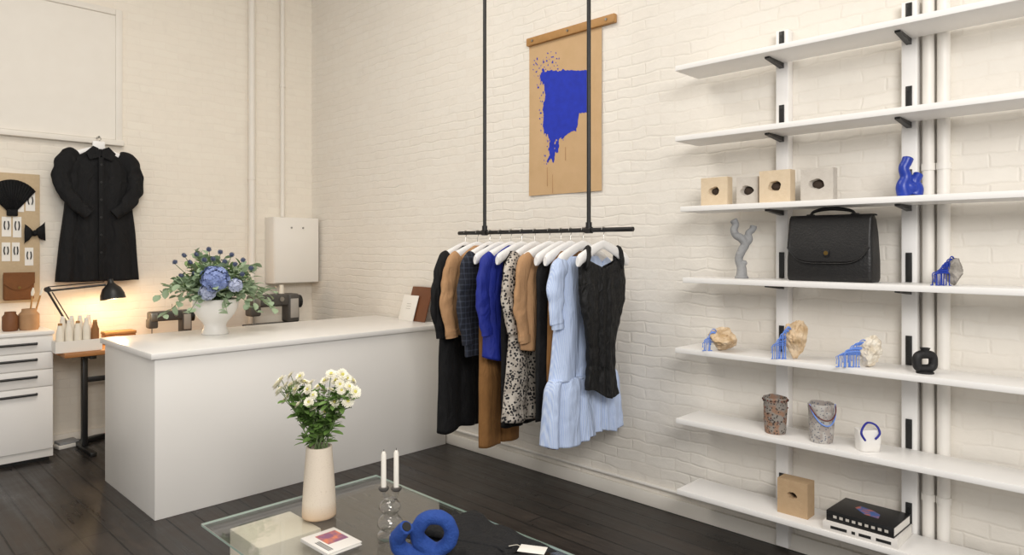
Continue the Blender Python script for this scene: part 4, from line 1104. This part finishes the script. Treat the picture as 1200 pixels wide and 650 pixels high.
# thistles
def thistle():
    bm = NB(); blob(bm, (0,0,.012), (.012,.012,.015), 2, .05)
    for i in range(60):
        zz = 1-1.7*(i+.5)/60; a = i*2.39996; rr = math.sqrt(max(0,1-zz*zz)); d = Vector((rr*math.cos(a), rr*math.sin(a), zz))
        q = Vector((0,0,.012))+Vector((d.x*.011,d.y*.011,d.z*.014)); u = d.orthogonal().normalized()*.0025
        bm.faces.new((bm.verts.new(q-u), bm.verts.new(q+u), bm.verts.new(q+d*.009)))
    return bm
tme = None
for i, (px, py) in enumerate(((205,309),(217,301),(231,300),(245,294),(258,297),(271,300),(284,306),(224,309),(293,315),(240,306),(275,311),(250,305),(229,322),(283,322),(214,324),(263,308))):
    off = atD(px, py, DM-rnd.uniform(.08,.26))-MO
    root = thing('thistle', 'small dark blue thistle among the leaves of the footed bowl arrangement', 'flower', MO, 0, 'thistles in the footed bowl')
    bm = NB(); tube(bm, spline([(0,0,-.04), off*.5, off], 5), .002, 6); obj('stem', bm, M['stem'], root)
    if tme is None: o = obj('flower_head', thistle(), M['thist'], root, loc=off); tme = o.data
    else: inst('flower_head', tme, root, off, off)
# leaning boards
yb = atX(486, 372, 3.42).y
root = thing('leaning_board', 'dark brown wooden board leaning on the right wall at the counter end', 'board', (3.42, yb, CT), 0)
mt = Matrix.Rotation(.30, 4, 'Y')
bm = NB(); rbox(bm, (-.006,-.13,.0), (.006,.13,.29), .003, mtx=mt); obj('board_panel', bm, M['woodd'], root)
yb2 = atX(475, 373, 3.40).y
root = thing('leaning_card', 'white card leaning against the dark brown board on the counter', 'card', (3.40, yb2, CT), 0)
mt2 = Matrix.Rotation(.30, 4, 'Y')
bm = NB(); rbox(bm, (-.003,-.10,.0), (.003,.10,.215), .001, mtx=mt2); obj('card_sheet', bm, M['card'], root)
bm = NB()
for k in range(3): box(bm, (-.0036, -.03, .10+k*.02), (-.0031, .03, .105+k*.02))
bm.transform(mt2); obj('printed_lines', bm, M['inkw'], root)

# ------------------------------------------------------------------ GLASS TABLE
TX0, TX1, TY0, TY1, TT = 1.125, 1.995, 1.42, 2.93, .40
root = thing('glass_table', 'low glass topped coffee table on pale stone blocks', 'coffee table', ((TX0+TX1)/2, (TY0+TY1)/2, 0))
cx, cy = (TX0+TX1)/2, (TY0+TY1)/2
bm = NB(); rbox(bm, (TX0-cx, TY0-cy, TT-.012), (TX1-cx, TY1-cy, TT), .0015, 1)
o = obj('glass_top', bm, [M['glass'], M['gedge']], root)
for f in o.data.polygons:
    if abs(f.normal.z) < .5: f.material_index = 1
for x, y in ((1.335, 2.69), (1.335, 1.6), (1.80, 1.6)):
    bm = NB(); rbox(bm, (x-cx-.135, y-cy-.135, 0), (x-cx+.135, y-cy+.135, TT-.0125), .006); obj('leg_block', bm, M['plinth'], root)
# vase with white flowers
vp = atZ(374, 604, TT)
root = thing('flower_vase', 'tall tapered cream vase of white flowers on the glass table', 'vase', (vp.x, vp.y, TT))
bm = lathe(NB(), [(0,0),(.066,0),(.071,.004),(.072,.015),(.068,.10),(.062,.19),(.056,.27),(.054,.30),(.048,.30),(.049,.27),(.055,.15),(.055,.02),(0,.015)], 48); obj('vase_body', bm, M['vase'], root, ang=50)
def mumhead(R, seed):
    bm = NB(); r = random.Random(seed)
    for ring, (n, L, elv, z) in enumerate(((18,1,.14,0),(16,.86,.45,.03),(10,.6,.85,.06))):
        for i in range(n):
            a = 2*PI*(i+r.uniform(-.2,.2)+.5*ring)/n; e = elv+r.uniform(-.12,.12)
            d = Vector((math.cos(a)*math.cos(e), math.sin(a)*math.cos(e), math.sin(e)))
            leafmesh(bm, Vector((d.x*R*.18, d.y*R*.18, z*R*2)), d, Vector((0,0,1)), R*L*r.uniform(.85,1.05)*.85, R*.32, .12)
    return bm
def mumc(R):
    bm = NB(); blob(bm, (0,0,R*.24), (R*.30,R*.30,R*.22), 2, .12, 4); return bm
heads = [obj('tmp', mumhead(.027, k), M['mum'], ang=180) for k in range(3)]
hm = [h_.data for h_ in heads]; cmo = obj('tmp', mumc(.024), M['mumc']); cm = cmo.data
for o in heads+[cmo]: bpy.data.objects.remove(o)
VM = Vector((vp.x, vp.y, TT+.27)); DV = dep(vp)
spots = [(330,445),(341,440),(352,441),(338,463),(328,458),(361,456),(373,453),(388,438),(401,439),(413,446),(404,464),(376,470),(362,471),(388,457),(395,478),(350,474),(416,459),(381,482),(398,450),(341,452),(348,449),(367,463),(381,446),(394,446),(409,453),(334,469),(346,463),(372,462),(408,470),(358,464),(336,451),(356,448),(393,465),(385,472),(406,443),(368,478),(347,456),(400,457),(325,451),(379,458),(365,449),(391,471)]
spots.sort(key=lambda q: q[0])
for g in range(0, len(spots), 3):
    grp = spots[g:g+3]
    offs = [atD(px, py, DV+rnd.uniform(-.08,.06))-VM for px, py in grp]
    root = thing('white_flower', 'spray of small cream white flowers in the tall cream vase on the glass table', 'flower', VM, 0, 'white flowers in the cream vase')
    base = Vector((rnd.uniform(-.02,.02), rnd.uniform(-.02,.02), -.16)); cen = (offs[0]+offs[1]+offs[2])/3
    fork = cen*.55+Vector((0,0,.0))
    main = spline([base, Vector((base.x*1.2+cen.x*.1, base.y*1.2+cen.y*.1, .02)), fork], 6)
    bm = NB(); tube(bm, main, [.003,.0024], 6)
    br_ = []
    for off in offs:
        p2 = spline([fork, fork*.45+off*.55+Vector((0,0,.006)), off], 5); tube(bm, p2, [.0022,.0014], 6); br_.append(p2)
    obj('stem', bm, M['stem'], root)
    for off in offs:
        dr = (Vector((off.x, off.y, .05+abs(off.z)*.2))-FW*rnd.uniform(-.04,.14)+Vector((rnd.uniform(-.09,.09),rnd.uniform(-.09,.09),0))).normalized()
        h_ = inst('flower_head', hm[rnd.randrange(3)], root, off, dr, rnd.uniform(0,6), rnd.uniform(.75,1.12))
        inst('flower_centre', cm, h_, (0,0,0))
    bm = NB()
    for k in range(32):
        P = main if k % 3 == 0 else br_[k % 3]
        q = P[int((rnd.uniform(.6,1) if P is main else rnd.uniform(0,.8))*(len(P)-1))]
        r = Vector((rnd.uniform(-1,1), rnd.uniform(-1,1), rnd.uniform(-.1,.9))).normalized()
        leafmesh(bm, q, r, Vector((rnd.uniform(-.4,.4),rnd.uniform(-.4,.4),1)), rnd.uniform(.04,.065), rnd.uniform(.018,.028))
    obj('leaves', bm, M['leaf2'], root, ang=180)
# candle holder
cp = atZ(457, 629, TT); s = mpp(cp)
root = thing('candle_holder', 'clear glass twin candle holder of stacked bubbles on the glass table', 'candle holder', (cp.x, cp.y, TT), RZ)
bm = lathe(NB(), [(0,0),(.048,0),(.052,.008),(.048,.017),(.022,.024),(.034,.033),(.050,.050),(.050,.066),(.036,.084),(.022,.092),(.032,.101),(.043,.117),(.041,.133),(.026,.149),(0,.154)], 36); obj('bubble_stem', bm, M['smoke'], root, ang=180)
for dx in (-.025, .025):
    bm = NB(); tube(bm, spline([(0,0,.138),(dx*.6,0,.155),(dx,0,.175),(dx,0,.190)], 5), [.014,.012,.011,.012], 12); ar = obj('arm', bm, M['smoke'], root)
    bm = lathe(NB(), [(0,.185),(.016,.185),(.021,.191),(.021,.199),(.013,.201),(.012,.191),(0,.191)], 22, (dx,0,0)); obj('candle_cup', bm, M['grn'], ar)
for dx, lab, hh in ((-.025, 'left white candle in the twin glass holder', .150), (.025, 'right white candle in the twin glass holder', .155)):
    q = cp+RT*dx
    r2 = thing('candle', lab, 'candle', (q.x, q.y, TT+.1915), 0, 'candles in the twin holder')
    bm = NB(); lathe(bm, [(0,0),(.0105,0),(.0098,hh-.012),(.006,hh-.002),(0,hh)], 20); obj('wax', bm, M['wax'], r2)
    bm = NB(); tube(bm, [(0,0,hh-.002),(.001,0,hh+.008)], .001, 5); obj('wick', bm, M['ink'], r2)
# blue loop sculpture
q = Vector((1.536, 1.99, TT))
root = thing('loop_sculpture', 'cobalt blue open looping clay tube on the glass table', 'sculpture', q, RZ)
bm = NB()
tube(bm, spline([(-.036,-.042,.150),(-.058,-.022,.122),(-.078,.002,.085),(-.062,.012,.044),(-.008,.014,.028),(.055,.008,.036),(.108,.0,.072),(.122,-.008,.125),(.088,-.018,.172),(.036,-.020,.172),(.002,-.012,.134),(.004,.002,.086),(.040,.010,.052),(.07,.012,.042)], 7), [.025,.027,.029,.030,.029,.028,.027,.027,.026,.026,.027,.028,.027,.025], 20)
wrinkle(bm, .005, 26, 4)
zmn = min(v.co.z for v in bm.verts)
for v in bm.verts: v.co.z -= zmn
remesh(obj('vessel', bm, M['bluec'], root, ang=180), .0042)
bm = NB(); tube(bm, [(-.0362,-.0418,.150-zmn),(-.0340,-.0440,.1530-zmn)], .017, 18); obj('mouth_shade', bm, M['ink'], root)  # black disc on the closed tube end, painting the opening's inner shade
# booklet
root, cv = book('booklet', 'white booklet with a pink and orange picture on the glass table', (1.405, 2.37, TT), .02, .075, .10, .014, M['bookw'])
bm = NB(); box(bm, (-.03,-.03,.0141), (.06,.07,.0146)); obj('cover_picture', bm, M['pic1'], cv)
bm = NB()
for k in range(3): box(bm, (-.06+k*.008,-.08,.0141), (-.056+k*.008,.02,.0145))
obj('cover_lettering', bm, M['ink'], cv)
# black folded garment on table: folded layers of soft cloth
root = thing('folded_garment', 'softly folded black garment lying on the glass table', 'garment', (1.79, 1.96, TT), 0)
def clothlayer(hx, hy, zc, thick, seed, rot, amp, NXg=54, NYg=84):
    """a folded layer: a closed soft slab whose top ripples"""
    bm = NB(); T = []; Bt = []; ca, sa = math.cos(rot), math.sin(rot)
    for i in range(NXg+1):
        rT = []; rB = []
        for j in range(NYg+1):
            u = -1+2*i/NXg; v = -1+2*j/NYg
            ex = 1+.16*noise.noise(Vector((v*2.2, seed, 0))); ey = 1+.12*noise.noise(Vector((u*2.2, seed, 5)))
            x = u*hx*ex; y = v*hy*ey
            edge = min(1, (1-abs(u))*5, (1-abs(v))*7); edge = math.sin(max(0, edge)*PI/2)
            n1 = noise.noise(Vector((x*4+seed, y*3, 1))); n2 = noise.noise(Vector((x*8, y*5+seed, 4)))
            rip = amp*(.5+.5*math.sin(24*(x*.85+y*.4)+4*n1))**1.3+amp*.5*(.5+.5*n2)
            zt_ = zc+thick*.5+(thick*.5+rip)*edge
            xx, yy = x*ca-y*sa, x*sa+y*ca
            rT.append(bm.verts.new((xx, yy, zt_))); rB.append(bm.verts.new((xx, yy, zc+thick*.5*(1-edge))))
        T.append(rT); Bt.append(rB)
    for i in range(NXg):
        for j in range(NYg):
            bm.faces.new((T[i][j], T[i+1][j], T[i+1][j+1], T[i][j+1])); bm.faces.new((Bt[i][j], Bt[i][j+1], Bt[i+1][j+1], Bt[i+1][j]))
    bmesh.ops.remove_doubles(bm, verts=bm.verts[:], dist=1e-5)
    return bm
obj('fabric', clothlayer(.155, .28, .001, .014, 3, .06, .026), M['bcloth'], root, ang=180)
obj('folded_layer', clothlayer(.115, .19, .016, .016, 9, -.22, .028), M['bcloth'], root, ang=180)
bm = clothlayer(.05, .21, .034, .014, 14, .34, .016, 24, 64); bm.transform(Matrix.Translation((-.05, .03, 0))); obj('sleeve', bm, M['bcloth'], root, ang=180)
p = atZ(624, 643, TT+.06)
root = thing('price_tag', 'white card tag lying on the folded black garment', 'tag', (p.x, p.y, TT+.058), .5)
bm = NB(); rbox(bm, (-.03,-.05,0), (.03,.05,.002), .0006); obj('card', bm, M['card'], root)
bm = NB(); tube(bm, spline([(0,.042,.003),(.01,.06,.006),(.0,.09,.002)], 5), .001, 5); obj('string', bm, M['thread'], root)

# ------------------------------------------------------------------ CAMERA, LIGHT
cam = bpy.data.cameras.new('camera'); co = bpy.data.objects.new('camera', cam); COL.objects.link(co)
co.location = (0, 0, CZ); co.rotation_euler = (PI/2, 0, -YAW)
cam.sensor_width = 36; cam.lens = 24; cam.shift_y = -34/1200; cam.clip_start = .05
SC.camera = co
w = bpy.data.worlds.new('world'); SC.world = w; w.use_nodes = True
bg = w.node_tree.nodes['Background']; bg.inputs[0].default_value = (1, .975, .94, 1); bg.inputs[1].default_value = .55
def area(name, loc, tgt, sx, sy, e, col):
    l = bpy.data.lights.new(name, 'AREA'); l.shape = 'RECTANGLE'; l.size = sx; l.size_y = sy; l.energy = e; l.color = col
    o = bpy.data.objects.new(name, l); COL.objects.link(o); o.location = loc
    o.rotation_euler = (Vector(tgt)-Vector(loc)).to_track_quat('-Z', 'Y').to_euler()
area('added_front_light', (-.2, -1.3, 3.1), (2.8, 3.6, 1.0), 1.8, 1.4, 136, (1, .97, .935))  # area light added behind the camera; no window is modelled there
area('added_overhead_light', (1.2, 3.2, 4.3), (1.4, 3.6, 0), 1.8, 1.8, 66, (1, .945, .87))  # unseen area light added under the ceiling to brighten from above
l = bpy.data.lights.new('lamp_bulb', 'POINT'); l.energy = 8; l.color = (1, .67, .35); l.shadow_soft_size = .03
o = bpy.data.objects.new('lamp_bulb', l); COL.objects.link(o); o.location = HD+Vector((0,-.01,-.11))
SC.view_settings.view_transform = 'Standard'
SC.view_settings.look = 'None'
